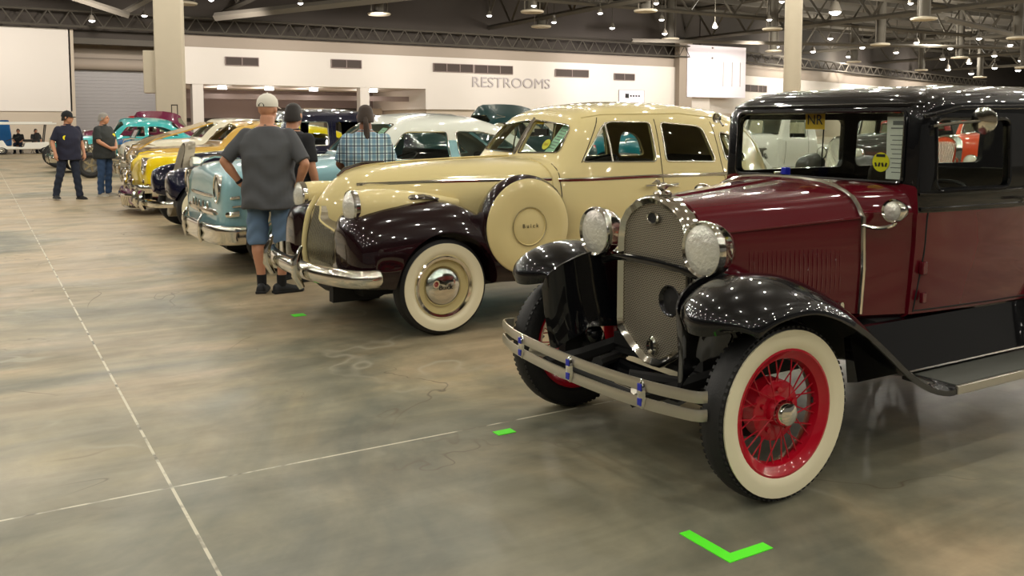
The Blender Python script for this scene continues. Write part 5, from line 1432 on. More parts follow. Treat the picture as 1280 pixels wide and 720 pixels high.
    b = MB(); b.box((1.75, 0, .85), (.45, 1.1, .2)); b.box((1.98, 0, 1.08), (.14, 1.1, .42), (0, .12, 0)); b.bbox((1.1, -.55, 1.02), (1.2, .55, 1.16)); b.build('bench_seat', 'seat_dark', t, bevel=.04)
    steer(t, 1.52, -.3, 1.2, .2)
    return t, sh
NV, _ = car30('vintage_sedan', 'dark navy 1930s sedan with tall grey grille beside the light blue coupe', (2.66, 13.4, 0), 0, 'navy', roof=1.74, hoodz=1.10, shellh=1.26, tall=True, gm='gbars', wheelst='cap', rimm='navy')
DG, _ = car30('vintage_sedan', 'dark grey 1930s sedan seen through the burgundy car windshield', (14.3, 11.6, 0), radians(0), 'dgrey', roof=1.78, hoodz=1.28, wheelst='cap', rimm='dgrey')
WP, _ = car30('pickup_truck', 'white 1930s pickup seen through the left of the burgundy car windshield', (14.6, 15.0, 0), 0, 'white', roof=1.80, hoodz=1.24, pickup=True, wheelst='cap', rimm='white', roofm='white', engine=True)
OR, _ = car30('hot_rod', 'orange 1930s hot rod with bare engine, seen through the burgundy car side window', (12.6, 8.3, 0), 0, 'orange', roof=1.72, hoodz=1.34, engine=True, wheelst='cap', rimm='orange')
RD, _ = car30('vintage_sedan', 'red 1930s car between the white pickup and dark grey sedan', (21.6, 16.6, 0), 0, 'red', roof=1.7, hoodz=1.22, wheelst='cap', rimm='red')
RB, _ = car30('vintage_sedan', 'red and dark 1930s sedan far behind the dark tee man', (4.6, 42.8, 0), 0, 'red', roof=1.9, hoodz=1.2, wheelst='cap', rimm='red')

# ================================================================== low purple rod
def rod(label, loc, m, shm, fenderless=True, big=False, R1=.33, R2=.40, low=0.0, teeth=False, eng=True, name='hot_rod', Rf=None):
    t = thing(name, label, 'car', loc)
    hz = 1.0 - low
    rows = [(-.10, [(0, .42), (.18, .42), (.22, .6), (.20, hz - .1), (0, hz)]), (.8, [(0, .40), (.36, .40), (.42, .6), (.38, hz - .04), (0, hz + .06)]), (1.0, [(0, .38), (.48, .38), (.56, .62), (.50, hz), (0, hz + .10)])]
    b = MB()
    if eng:
        b.loft([rg(x, P) for x, P in stations(rows[1:], 2)])
    else: b.loft([rg(x, P) for x, P in stations(rows, 3)])
    b.build('cowl' if eng else 'hood', m, t)
    rr = [(.98, [(0, .36), (.50, .36), (.58, .6), (.56, hz), (.40, hz + .04), (0, hz + .08)]), (1.5, [(0, .36), (.56, .36), (.64, .6), (.62, hz), (.45, hz + .04), (0, hz + .06)]), (2.3, [(0, .36), (.54, .36), (.62, .6), (.60, hz), (.42, hz + .04), (0, hz + .05)]), (3.0, [(0, .42), (.42, .42), (.50, .6), (.42, hz - .16), (.3, hz - .12), (0, hz - .10)]), (3.25, [(0, .5), (.22, .5), (.28, .6), (.22, hz - .3), (.1, hz - .27), (0, hz - .26)])]
    b = MB(); b.loft([rg(x, P) for x, P in stations(rr, 4)]); sh = Shell(b, 'body', m, t, .02)
    c = MB(); c.prism(rrect([(1.25, -.46), (2.1, -.46), (2.1, .46), (1.25, .46)], .1), 'z', hz - .15, hz + .4); sh.cut(c)
    b = MB()
    for s in (-1, 1): b.tube([(1.18, s * .50, hz + .02), (1.34, s * .44, hz + .34)], .014, 6)
    b.tube([(1.34, -.44, hz + .34), (1.34, .44, hz + .34)], .014, 6); o = b.build('windshield_frame', 'chrome', t)
    MB().prism([(-.5, 0), (.5, 0), (.44, .35), (-.44, .35)], 'x', 0, .006).build('windshield_glass', 'glass', o, loc=(1.19, 0, hz + .02), rot=(0, radians(25), 0))
    C = spl([(0, 0, .38), (0, .14, .42), (0, .22, .6), (0, .23, .85 - low), (0, .16, 1.02 - low), (0, 0, 1.06 - low)], 3)
    ring = mir([(0, abs(p.y) if 0 < i < len(C) - 1 else 0, p.z) for i, p in enumerate(C)])
    S = lambda dx, k: [(p[0] + dx, p[1] * k, .7 + (p[2] - .7) * k) for p in ring]
    b = MB(); b.loft([S(-.16, .86), S(-.20, .92), S(-.16, 1), S(.02, 1)], cap=False); b.build('radiator_shell', shm, t)
    b = MB(); b.loft([S(-.165, .88), S(-.13, .88)]); g = b.build('grille', 'gbars', t)
    b = MB()
    for k in range(-6, 7): b.tube([(-.172, k * .028, .46), (-.175, k * .028, .98 - low)], .006, 5)
    b.build('grille_bar', 'chrome', g); g.children[-1]['kind'] = 'stuff'
    if eng:
        b = MB(); b.bbox((.05, -.20, .45), (.75, .20, .78)); b.cyl((.1, 0, .85), (.7, 0, .85), .09)
        for s in (-1, 1):
            b.tube([(.1, s * .20, .80), (.7, s * .20, .80)], .07, 10)
            for k in range(4): b.tube([(.14 + k * .16, s * .22, .72), (.16 + k * .16, s * .36, .66), (.3 + k * .16, s * .42, .55)], .028, 8)
            b.tube([(.2, s * .42, .55), (1.1, s * .50, .45), (1.8, s * .62, .38)], .04, 8)
        b.cyl((.25, 0, .9), (.25, 0, 1.08), .10); b.cyl((.52, 0, .9), (.52, 0, 1.08), .10); b.lathe([(0, .14), (.05, .14), (.07, .05)], (.38, 0, 1.1), 'z', 20)
        b.build('exposed_engine', 'chrome', t)
    b = MB(); b.cyl((0, -.70, R1), (0, .70, R1), .03)
    for s in (-1, 1): b.tube([(0, s * .6, R1), (.9, s * .38, .45)], .02, 6); b.bbox((-.1, min(s * .25, s * .31), .36), (2.9, max(s * .25, s * .31), .45))
    b.cyl((2.75, -.7, R2), (2.75, .7, R2), .05); b.build('chassis', 'chrome_dull', t)
    for s in (-1, 1):
        wheel(t, 0, s * .78, s, R1, .19 if big else .15, R1 * .58, 0, 'mag', 0, 'steel', 'chrome'); wheel(t, 2.75, s * .80, s, R2, .30, R2 * .55, 0, 'mag', 0, 'steel', 'chrome')
        b = MB(); c_ = (-.02, s * .40, .86 - low); b.lathe([(-.03, .001), (-.02, .05), (0, .085), (.02, .09), (.1, .06), (.14, .001)], c_, 'x', 20); o = b.build('headlight', 'chrome', t); b = MB(); b.lathe([(-.032, .001), (-.022, .07)], c_, 'x', 20); b.build('lens', 'lens', o)
        b = MB(); b.tube([c_, (.05, s * .30, .6)], .015, 6); b.build('lamp_post', 'chrome', o)
    if not fenderless:
        fsolid([(-.40, .52, .72, .50, .62), (-.3, .48, .84, .40, .74), (0, .46, .88, .36, .80), (.3, .48, .88, .34, .72), (.7, .52, .86, .30, .45), (.95, .56, .84, .28, .34)], 'front_fender', m, t, [(0, R1, .55)], 3)
    if teeth:
        b = MB()
        b.tube(spl([(-.35, -.85, .42), (-.62, -.6, .40), (-.72, 0, .39), (-.62, .6, .40), (-.35, .85, .42)], 4), .028, 8); b.tube(spl([(-.30, -.85, .30), (-.57, -.6, .27), (-.67, 0, .26), (-.57, .6, .27), (-.30, .85, .30)], 4), .02, 8)
        for k in range(-8, 9): b.tube([(-.69 + .0035 * k * k, k * .085, .40), (-.66 + .0035 * k * k, k * .085, .27)], .02, 6)
        b.build('toothed_grille', 'chrome', t)
    b = MB(); b.box((1.75, 0, .62), (.5, .8, .2)); b.box((2.02, 0, .85), (.14, .8, .45), (0, .15, 0)); b.build('bench_seat', 'seat_dark', t, bevel=.04)
    steer(t, 1.55, -.25, hz + .1, .17)
    return t
rod('mid blue hot rod with chrome bare engine between the two walking men', (2.75, 28.4, 0), 'blue', 'chrome', True, True, R1=.36, R2=.42)
rod('red hot rod with ivory grille shell and big tyres behind the navy-cap man', (2.45, 35.5, 0), 'red', 'ivory', True, True, R1=.40, R2=.45)

# ================================================================== golf cart
gx, gy = 2.1, 51.8
t = thing('golf_cart', 'white golf cart with pale canopy parked at the far left', 'golf cart', (gx, gy, 0), radians(0)); t.scale = (1.2, 1, .82)
b = MB(); pro = [(-1.2, .35), (-1.25, .62), (-1.05, .80), (-.75, .86), (-.62, .50), (.0, .42), (.05, .70), (.85, .74), (1.15, .66), (1.2, .40), (1.0, .30), (-1.0, .28)]
b.prism(pro, 'y', -.58, .58); b.build('body', 'white', t, bevel=.05)
b = MB(); b.box((0, 0, 1.86), (2.5, 1.25, .12)); b.box((0, 0, 1.94), (2.2, 1.0, .07)); b.build('canopy', 'white', t, bevel=.03)
b = MB()
for x, x2 in ((-.85, -.95), (.75, .85)):
    for s in (-1, 1): b.tube([(x, s * .54, .7), (x2, s * .54, 1.85)], .022, 6)
b.build('canopy_post', 'black_trim', t)
b = MB(); b.box((.25, 0, .82), (.5, 1.0, .14)); b.box((.52, 0, 1.10), (.12, 1.0, .42), (0, .15, 0)); b.build('bench_seat', 'seat_dark', t, bevel=.04)
steer(t, -.3, -.25, 1.0, .17)
for x in (-.82, .82):
    for s in (-1, 1): wheel(t, x, s * .50, s, .23, .18, .12, 0, 'cap', 0, 'white', 'chrome_dull')
# blue storage bin / vehicle left of the cart
t = thing('utility_box_truck', 'small dark blue vehicle at the left picture edge beside the golf cart', 'vehicle', (.3, 55.6, 0))
b = MB(); b.prism([(-1.4, .35), (-1.4, .95), (-.9, 1.02), (-.6, 1.70), (1.3, 1.72), (1.4, .9), (1.4, .35)], 'y', -.7, .7); o = b.build('body', 'blue', t, bevel=.06)
b = MB()
for s in (-1, 1): b.prism(rrect([(-.55, 1.08), (-.38, 1.60), (.2, 1.62), (.2, 1.08)], .05), 'y', s * .70, s * .712)
b.build('side_window', 'dark_hole', t)
for x in (-.85, .9):
    for s in (-1, 1): wheel(t, x, s * .62, s, .28, .18, .15, 0, 'cap', 0, 'white', 'chrome_dull')
# ================================================================== people
M['skin'] = mat('skin', (196, 142, 112), .5, vary=.06, vscale=8)
M['skin_dark'] = mat('skin_brown', (140, 92, 66), .5, vary=.06, vscale=8)
M['hair_dark'] = mat('dark_hair', (30, 24, 20), .6, bump=.5, bscale=120)
M['hair_brown'] = mat('short_brown_hair', (60, 48, 40), .7, bump=.5, bscale=120)
M['hair_grey'] = mat('grey_hair', (150, 146, 140), .7, bump=.5, bscale=120)
M['shirt_grey'] = mat('charcoal_knit', (80, 82, 86), .9, bump=.25, bscale=9, vary=.10, vscale=6)
M['shirt_black'] = mat('black_knit', (28, 30, 34), .9, bump=.25, bscale=9)
M['shirt_navy'] = mat('navy_knit', (34, 36, 56), .9, bump=.25, bscale=9)
M['shirt_dgrey'] = mat('dark_grey_knit', (50, 54, 54), .9, bump=.25, bscale=9)
M['denim'] = mat('blue_denim', (98, 122, 150), .9, bump=.3, bscale=12, vary=.18, vscale=5)
M['denim_dark'] = mat('dark_denim', (36, 44, 62), .9, bump=.3, bscale=12, vary=.12, vscale=5)
M['denim_mid'] = mat('mid_denim', (58, 84, 122), .9, bump=.3, bscale=12, vary=.15, vscale=5)
M['shoe_black'] = mat('black_shoe', (22, 24, 28), .6)
M['shoe_pale'] = mat('pale_shoe', (176, 170, 158), .7)
M['sock'] = mat('black_sock', (24, 24, 26), .9)
M['cap_white'] = mat('white_cap_cloth', (222, 218, 206), .9, bump=.2)
M['cap_navy'] = mat('navy_cap_cloth', (26, 30, 34), .9, bump=.2)
M['eye'] = mat('eye', (40, 30, 26), .2)
def plaid():
    m = bpy.data.materials.new('plaid_cloth'); m.use_nodes = True; nt = m.node_tree; bs = nt.nodes['Principled BSDF']; bs.inputs['Roughness'].default_value = .9
    N, L = nt.nodes.new, nt.links.new; tc = N('ShaderNodeTexCoord'); sx = N('ShaderNodeSeparateXYZ'); L(tc.outputs['Object'], sx.inputs[0])
    def stripes(ax, per, duty, ph=0):
        a = N('ShaderNodeMath'); a.operation = 'ADD'; a.inputs[1].default_value = 10 + ph; L(sx.outputs[ax], a.inputs[0])
        f = N('ShaderNodeMath'); f.operation = 'MODULO'; f.inputs[1].default_value = per; L(a.outputs[0], f.inputs[0])
        g = N('ShaderNodeMath'); g.operation = 'LESS_THAN'; g.inputs[1].default_value = per * duty; L(f.outputs[0], g.inputs[0]); return g.outputs[0]
    col = None
    def mix(fac, a, c):
        x = N('ShaderNodeMix'); x.data_type = 'RGBA'; L(fac, x.inputs[0])
        for s, v in ((6, a), (7, c)):
            if isinstance(v, bpy.types.NodeSocket): L(v, x.inputs[s])
            else: x.inputs[s].default_value = v
        return x.outputs[2]
    col = mix(stripes('X', .074, .45), lin((214, 228, 230)), lin((150, 180, 198)))
    h = mix(stripes('Z', .074, .45), lin((226, 234, 234)), lin((168, 192, 206)))
    x = N('ShaderNodeMix'); x.data_type = 'RGBA'; x.blend_type = 'MULTIPLY'; x.inputs[0].default_value = .8; L(col, x.inputs[6]); L(h, x.inputs[7]); col = x.outputs[2]
    col = mix(stripes('X', .074, .14, .03), col, lin((30, 38, 60))); col = mix(stripes('Z', .074, .12, .03), col, lin((40, 48, 70)))
    L(col, bs.inputs['Base Color']); return m
M['plaid'] = plaid()

def vox(mb, name, m, parent, size=.008, smooth=4, f=.5):
    o = mb.build(name, m, parent, smooth=False)
    r = o.modifiers.new('r', 'REMESH'); r.mode = 'VOXEL'; r.voxel_size = size
    s = o.modifiers.new('s', 'SMOOTH'); s.iterations = smooth; s.factor = f
    bake(o); shade(o.data, 180); return o
def cap_tube(mb, pts, rr, n=14, sub=3):
    C = spl([(p[0], p[1], p[2]) for p in pts], sub); Rr = []
    k = len(pts)
    for i in range(len(C)):
        u = i / (len(C) - 1) * (k - 1); a = min(int(u), k - 2); Rr.append(rr[a] + (rr[a + 1] - rr[a]) * (u - a))
    mb.tube(C, Rr, n); mb.ball(C[0], Rr[0] * .98, 7); mb.ball(C[-1], Rr[-1] * .98, 7)
def hand(mb, w_, d, palm, sd, curl=.6, sc=1.0):
    """wrist w_, pointing direction d, palm normal (the side fingers curl to), sd=+1: thumb on d x palm side"""
    w_ = Vector(w_); d = Vector(d).normalized(); pn = Vector(palm); pn = (pn - d * pn.dot(d)).normalized(); th = d.cross(pn) * sd
    P = lambda a, b_, c: w_ + (d * a + th * b_ + pn * c) * sc
    mb.tube([P(-.02, 0, 0), P(.03, .0, .002), P(.07, 0, .004), P(.092, 0, .006)], [.027 * sc, .036 * sc, .040 * sc, .034 * sc], 12, flat=None if False else (1, 1))
    st = len(mb.v)
    L_ = [.070, .080, .074, .058]
    for i in range(4):
        off = .030 - i * .020; base = P(.088, off, .004); ang = 0; pts = [base]; q = base
        for j, fr in enumerate((.45, .30, .25)):
            ang += curl * (.55, .75, .6)[j]; q = q + (d * cos(ang) + pn * sin(ang)) * L_[i] * fr * sc; pts.append(q)
        mb.tube([P(.06, off * .8, .0)] + pts, [.0105 * sc, .0098 * sc, .009 * sc, .0085 * sc, .0065 * sc], 8)
    t0 = P(.025, .026, .006); t1 = P(.055, .050, .014); t2 = P(.082, .056, .026); t3 = P(.100, .052, .040)
    mb.tube([t0, t1, t2, t3], [.015 * sc, .0125 * sc, .0105 * sc, .008 * sc], 8)
def person(label, loc, rz, H=1.76, J=None, shirt='shirt_grey', pants='denim', pants_len='long', shoe='shoe_black', skin='skin', hair='hair_dark', cap=None, stout=1.0, headyaw=0, group=None, sleeve=.85, hem=.80, watch=None, ponytail=False, beltless=True, sticker=None, lanyard=False, fine=.008, seated=False, bald=False):
    k = H / 1.76
    t = thing('person', label, 'person', loc, rz, group)
    j = dict(hipL=(-.095, 0, .93), hipR=(.095, 0, .93), kneeL=(-.11, .01, .50), kneeR=(.11, .01, .50), ankL=(-.12, -.01, .095), ankR=(.12, -.01, .095), toeL=(-.15, 1), toeR=(.15, 1),
             shL=(-.185, 0, 1.425), shR=(.185, 0, 1.425), elL=(-.26, -.02, 1.14), elR=(.26, -.02, 1.14), wrL=(-.27, .05, .90), wrR=(.27, .05, .90),
             hdL=(0, .2, -1), hdR=(0, .2, -1), pmL=(1, 0, 0), pmR=(-1, 0, 0), head=(0, .02, 1.64), pel=(0, 0, .98), thL=1, thR=-1)
    j.update(J or {})
    V = {a: Vector(b) * (k if len(b) == 3 and a[:2] not in ('hd', 'pm') else 1) for a, b in j.items() if isinstance(b, tuple) and len(b) == 3}
    s = stout
    pz = j['pel'][2] - .98; py = j['pel'][1]
    def torso(mb, g, zlo=None, prof=None):
        prof = prof or [(.84, .155, .11, 0), (.92, .175, .125, -.01), (1.02, .165, .118, .005), (1.12, .165, .122, .012), (1.24, .178, .125, .008), (1.34, .188, .120, 0), (1.42, .180, .100, -.008), (1.475, .115, .075, -.012), (1.51, .062, .06, -.008)]
        rings = []
        for z, a, c, oy in prof:
            if zlo and z < zlo: continue
            bx = s if z < 1.36 else 1 + (s - 1) * .3
            A, Cc = a * bx + g, c * (bx * bx if z < 1.3 else bx) + g
            ring = []
            for i in range(28):
                th = 2 * pi * i / 28; cx, sy = cos(th), sin(th)
                e = .82
                ring.append((k * A * abs(cx) ** e * (1 if cx > 0 else -1), k * (Cc * abs(sy) ** e * (1 if sy > 0 else -1) + oy + py), k * (z + pz)))
            rings.append(ring)
        mb.loft(rings)
    b = MB(); torso(b, 0)
    for S_ in 'LR':
        cap_tube(b, [V['sh' + S_] + Vector((0, 0, -.01)), V['sh' + S_].lerp(V['el' + S_], .45), V['el' + S_]], [.056 * k * min(s, 1.1), .052 * k, .041 * k])
        cap_tube(b, [V['el' + S_], V['el' + S_].lerp(V['wr' + S_], .3), V['wr' + S_]], [.041 * k, .044 * k, .027 * k])
        hand(b, V['wr' + S_], j['hd' + S_], j['pm' + S_], j['th' + S_], .55, k * 1.0)
        hp = V['hip' + S_] + Vector((0, 0, pz * k))
        if seated: hp = V['hip' + S_]
        cap_tube(b, [hp, hp.lerp(V['knee' + S_], .5), V['knee' + S_]], [.092 * k * min(s, 1.12), .080 * k, .057 * k])
        cap_tube(b, [V['knee' + S_], V['knee' + S_].lerp(V['ank' + S_], .3) + Vector((0, -.015, 0)), V['knee' + S_].lerp(V['ank' + S_], .7), V['ank' + S_]], [.056 * k, .062 * k, .043 * k, .036 * k])
    hd = V['head']; R_ = Matrix.Rotation(headyaw, 3, 'Z')
    nb = Vector((0, -.008, 1.49 + pz)) * k + Vector((0, py * k, 0)); b.tube([nb, hd + Vector((0, -.02, -.06)) * k], [.058 * k * min(s, 1.15), .056 * k * min(s, 1.12)], 14)
    st = len(b.v)
    b.ball((0, -.008, .025), .098, 12, (.80, 1.0, 1.0)); b.ball((0, .022, -.035), .075, 10, (.82, 1.0, 1.05)); b.ball((0, .055, -.085), .035, 8, (1.1, .9, .75))
    b.tube([(0, .088, .030), (0, .108, -.002), (0, .112, -.018), (0, .095, -.028)], [.008, .012, .015, .008], 8)
    for e in (-1, 1):
        b.ball((e * .030, .083, .030), .016, 6, (1.3, .6, .5)); b.ball((e * .082, -.005, .0), .026, 7, (.35, .8, 1.15)); b.ball((e * .012, .110 - .006, -.02), .009, 6)
    b.tube([(-.024, .088, -.052), (0, .096, -.050), (.024, .088, -.052)], .008, 6); b.tube([(-.020, .088, -.064), (0, .094, -.066), (.020, .088, -.064)], .008, 6)
    for i in range(st, len(b.v)): b.v[i] = tuple(hd + R_ @ (Vector(b.v[i]) * k))
    body = vox(b, 'body', skin, t, fine, 3)
    HM = Matrix.Translation(hd) @ R_.to_4x4() @ Matrix.Scale(k, 4)
    b = MB()
    for e in (-1, 1): b.ball((e * .030, .090, .016), .009, 6)
    b.xf(HM); b.build('eyes', 'eye', t)
    # hair
    if not bald:
        b = MB(); rings = []
        for i in range(9):
            a = pi * .5 * i / 8 + .02; z = .025 + .108 * cos(a)
            ring = []
            for q in range(24):
                th = 2 * pi * q / 24; front = max(0, sin(th)); rr = sin(a) * .108
                zz = z if i < 5 else z - (i - 4) * .020 * (1 - front * 1.6)
                ring.append((rr * .80 * cos(th) * 1.03, rr * sin(th) - .010 - (.012 * front if i > 4 else 0), max(zz, -.06)))
            rings.append(ring)
        b.loft(rings); b.xf(HM); vox(b, 'hair', hair, t, .007, 2)
    if ponytail:
        b = MB(); b.tube(spl([(0, -.10, .0), (.005, -.125, -.06), (.012, -.115, -.16), (.014, -.13, -.28), (.016, -.135, -.42), (.016, -.12, -.50)], 4), [.02 + .012 * sin(i / 20 * pi) for i in range(21)], 10); b.xf(HM); b.build('ponytail', hair, t)
    if cap:
        b = MB(); b.lathe([(.005, .104), (.03, .106), (.065, .100), (.10, .075), (.122, .035), (.127, .001)], (0, 0, 0), 'z', 28); b.xf(Matrix.Translation((0, -.008, .022)) @ Matrix.Diagonal((.86, 1.02, 1, 1)))
        c0 = len(b.v); rings = []
        for q in range(9):
            th = pi * (.18 + .64 * q / 8); rings.append([(.088 * cos(th), .09 * sin(th), .030), (.094 * cos(th), .15 * sin(th) + .012, .022 - .012 * abs(cos(th))), (.094 * cos(th), .15 * sin(th) + .012, .018 - .012 * abs(cos(th))), (.088 * cos(th), .09 * sin(th), .024)])
        b.loft(rings); b.ball((0, -.008, .150), .008, 5)
        b.xf(HM); c_ = b.build('cap', cap, t)
        b = MB(); b.lathe([(-.102, .001), (-.112, .03)], (0, 0, 0), 'y', 16, 0, pi); b.xf(HM @ Matrix.Translation((0, -.004, .030))); b.build('cap_opening', 'dark_hole', c_)
    # shirt
    b = MB(); torso(b, .020, hem - .01, [(hem, .178, .135, 0), (hem + .08, .182, .138, 0), (1.02, .172, .128, .005), (1.12, .170, .130, .012), (1.24, .183, .130, .008), (1.34, .190, .122, 0), (1.42, .180, .100, -.008), (1.470, .110, .075, -.012), (1.495, .060, .060, -.008)])
    for S_ in 'LR':
        a, e, w2 = V['sh' + S_], V['el' + S_], V['wr' + S_]
        if sleeve <= 1: end = a.lerp(e, sleeve); b.tube([a + Vector((0, 0, -.01)), a.lerp(e, .4), end], [.072 * k, .070 * k, .068 * k], 16); b.ball(a + Vector((0, 0, -.012)), .072 * k, 8)
        else: cap_tube(b, [a, e, w2.lerp(e, .1)], [.072 * k, .055 * k, .042 * k])
    shx = vox(b, 'shirt', shirt, t, .010, 3)
    for v in shx.data.vertices:
        c = v.co; n = v.normal
        v.co += n * .006 * sin(c.z * 34 + 2.0 * sin(c.x * 17)) * (1 if abs(c.x) < .25 else .5) * (1.2 - min(1, (c.z / k - .7)))
    b = MB(); ck = [nb + Vector((cos(a) * .066, sin(a) * .066 + .004, .010 + .006 * sin(a))) * 1.0 for a in [2 * pi * q / 20 for q in range(20)]]; b.tube(ck, .011, 6, True, (1.6, .7)); b.build('collar', shirt, shx)
    # trousers / shorts
    b = MB(); zt = 1.0
    if not seated: torso(b, .010, .8, [(.84, .165, .118, 0), (.92, .178, .130, -.008), (1.0, .168, .122, 0)])
    else: b.ball((0, py * k, (.95 + pz) * k), .165 * k, 8, (1, .85, .7))
    for S_ in 'LR':
        hp = V['hip' + S_] + Vector((0, 0, pz * k)) if not seated else V['hip' + S_]; kn, an = V['knee' + S_], V['ank' + S_]
        if pants_len == 'shorts':
            sg = -1 if S_ == 'L' else 1
            b.tube([hp + Vector((0, 0, .02)), hp.lerp(kn, .5) + Vector((sg * .004, 0, 0)), kn + Vector((sg * .006, 0, -.06))], [.104 * k, .096 * k, .096 * k], 18)
        else:
            b.tube([hp + Vector((0, 0, .02)), hp.lerp(kn, .5), kn], [.102 * k, .090 * k, .076 * k], 18); b.ball(kn, .075 * k, 7)
            b.tube([kn, kn.lerp(an, .5) + Vector((0, -.01, 0)), an + Vector((0, 0, -.045 * k))], [.076 * k, .070 * k, .066 * k], 16)
    px = vox(b, 'shorts' if pants_len == 'shorts' else 'trousers', pants, t, .010, 3)
    for v in px.data.vertices:
        c = v.co; v.co += v.normal * .005 * sin(c.z * 48 + 3 * sin(c.x * 20))
    if pants_len == 'shorts':
        for S_ in 'LR':
            an = V['ank' + S_]; b = MB(); b.tube([an + Vector((0, .0, .07)), an + Vector((0, .0, -.03))], [.044 * k, .042 * k], 14); b.build('sock', 'sock', t)
    for S_ in 'LR':
        an = V['ank' + S_]; tx, ty = j['toe' + S_][:2]; d = Vector((tx, ty, 0)).normalized(); a = math.atan2(-d.x, d.y)
        z0 = -an.z + max(0, an.z - .095 * k)
        b = MB(); rings = []
        for y, hw, zz, lo in ((-.075, .028, .07, .006), (-.06, .040, .085, 0), (-.02, .043, .095, 0), (.04, .046, .082, 0), (.10, .050, .062, 0), (.16, .046, .050, .002), (.195, .030, .036, .008), (.205, .012, .022, .012)):
            rings.append([(x * hw, y, lo + (zz - lo) * h_) for x, h_ in ((-.9, 0), (-1.05, .25), (-.95, .6), (-.55, .95), (0, 1.05), (.55, .95), (.95, .6), (1.05, .25), (.9, 0))])
        b.loft(rings); sh_ = b.build('shoe', shoe, t, loc=(an.x, an.y, max(0, an.z - .095 * k)), rot=(0, 0, a), ang=60)
        b = MB(); b.prism([(-.045, -.08), (.045, -.08), (.054, .1), (.048, .18), (0, .212), (-.048, .18), (-.054, .1)], 'z', 0, .022); b.build('sole', 'shoe_black' if shoe == 'shoe_black' else 'cap_white', sh_, bevel=.004)
    if watch:
        w_, e = V['wr' + watch], V['el' + watch]; d = (w_ - e).normalized(); b = MB(); b.tube([w_ - d * .035, w_ - d * .01], .033 * k, 16); b.build('wrist_watch', 'shoe_black', t)
    if sticker:
        b = MB(); b.cyl((sticker[0], sticker[1], sticker[2]), (sticker[0], sticker[1] + .006, sticker[2]), .045, n=16); o = b.build('round_badge', 'stick_y', t)
    if lanyard:
        b = MB(); b.tube([(-.06, .02, 1.50 * k), (-.075, .13 * s, 1.30 * k), (-.03, .165 * s, 1.12 * k)], .006, 5); b.tube([(.06, .02, 1.50 * k), (.03, .13 * s, 1.30 * k), (-.03, .165 * s, 1.12 * k)], .006, 5); b.build('lanyard', 'paper', t)
    return t
# man from behind, hands on hips
person('person in charcoal tee, denim shorts and white cap seen from behind, hands on hips', (2.24, 8.0, 0), radians(-33), 1.755,
       dict(kneeL=(-.105, .0, .50), kneeR=(.12, .0, .50), ankL=(-.075, -.02, .095), ankR=(.11, -.03, .095), toeL=(-.15, 1), toeR=(.8, .6),
            elL=(-.375, -.07, 1.185), elR=(.35, -.07, 1.165), wrL=(-.262, .02, .985), wrR=(.255, .03, .96),
            hdL=(.75, .25, -.45), hdR=(-.65, .45, -.35), pmL=(.35, -.2, -.6), pmR=(-.5, -.2, -.4), thL=1, thR=-1),
       stout=1.20, bald=True, cap='cap_white', pants_len='shorts', watch='L', sleeve=.92, hem=.765, headyaw=radians(-12), fine=.007)
person('person in black shirt and dark jeans half hidden behind the white-capped person', (2.62, 8.50, 0), radians(-60), 1.70,
       dict(elL=(-.25, .06, 1.16), wrL=(-.12, .22, 1.10), hdL=(1, .3, 0)), shirt='shirt_black', pants='denim_dark', stout=1.08, hair='hair_dark', headyaw=radians(15))
person('person with long dark ponytail in blue plaid shirt looking into the light blue coupe', (3.33, 8.42, 0), radians(-22), 1.69,
       dict(elL=(-.27, .05, 1.16), elR=(.27, .05, 1.16), wrL=(-.20, .22, 1.08), wrR=(.20, .22, 1.08), hdL=(.5, 1, 0), hdR=(-.5, 1, 0)), shirt='plaid', pants='denim_dark', stout=1.15, ponytail=True, sleeve=.9, skin='skin_dark', hair='hair_brown')
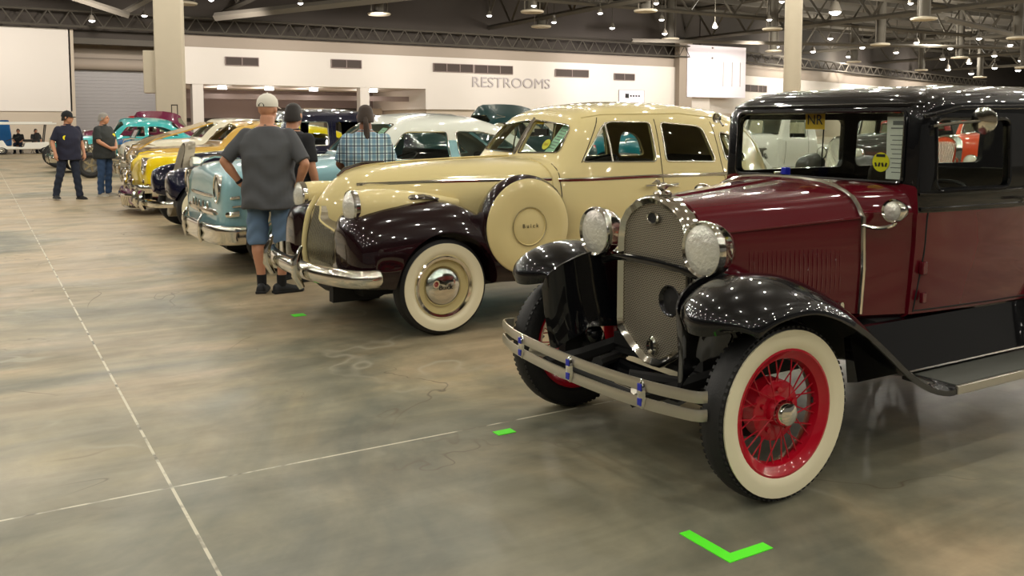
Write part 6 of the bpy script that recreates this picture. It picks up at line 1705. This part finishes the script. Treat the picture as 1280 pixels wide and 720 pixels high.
person('walking person in navy polo, dark jeans and dark cap with round yellow badge', (1.60, 20.03, 0), radians(200), 1.75,
       dict(kneeL=(-.12, .06, .50), kneeR=(.17, -.02, .50), ankL=(-.16, .10, .095), ankR=(.23, -.10, .12), elL=(-.28, -.03, 1.15), elR=(.30, -.02, 1.15), wrL=(-.27, .10, .92), wrR=(.30, .10, .93)),
       shirt='shirt_navy', pants='denim_dark', cap='cap_navy', stout=1.16, headyaw=radians(45), sticker=(.13, .165, 1.24), lanyard=True, fine=.010)
person('person with grey hair in dark grey tee and blue jeans standing before the gold coupe', (2.32, 20.6, 0), radians(225), 1.74,
       dict(elL=(-.25, .08, 1.15), elR=(.26, .08, 1.16), wrL=(-.08, .24, 1.02), wrR=(.10, .24, 1.02), hdL=(.9, .3, 0), hdR=(-.9, .3, 0)),
       shirt='shirt_dgrey', pants='denim_mid', shoe='shoe_pale', hair='hair_grey', stout=1.15, headyaw=radians(20), sticker=(-.11, .16, 1.27), fine=.010)
# seated watchers by the golf cart, far left
for x, y, r, lb, c_ in ((1.95, 53.2, 170, 'seated person in black clothes on a camp stool behind the golf cart, left one', 'shirt_black'), (2.75, 53.3, 200, 'seated person in dark grey top on a camp stool behind the golf cart, right one', 'shirt_dgrey')):
    person(lb, (x, y, 0), radians(r), 1.70, dict(pel=(0, 0, .52), hipL=(-.1, 0, .52), hipR=(.1, 0, .52), kneeL=(-.14, .42, .50), kneeR=(.14, .42, .50), ankL=(-.14, .42, .095), ankR=(.14, .42, .095),
        shL=(-.185, 0, .965), shR=(.185, 0, .965), elL=(-.24, .08, .70), elR=(.24, .08, .70), wrL=(-.14, .30, .62), wrR=(.14, .30, .62), hdL=(.2, 1, 0), hdR=(-.2, 1, 0), pmL=(0, 0, -1), pmR=(0, 0, -1), head=(0, .02, 1.18)), shirt=c_, pants='denim_dark', seated=True, hem=.9, fine=.013)
    st = thing('camp_stool', 'low black camp stool under the ' + ('person in black' if r == 170 else 'person in dark grey') + ' by the golf cart', 'stool', (x, y, 0), radians(r), 'camp stools by the golf cart')
    MB().box((0, -.02, .36), (.36, .34, .03)).build('seat', 'shirt_black', st, bevel=.008)
    for a in (-1, 1):
        for c in (-1, 1): MB().tube([(a * .16, -.02 + c * .15, .35), (a * .18, -.02 - c * .17, .0)], .012, 6).build('leg', 'steel', st)
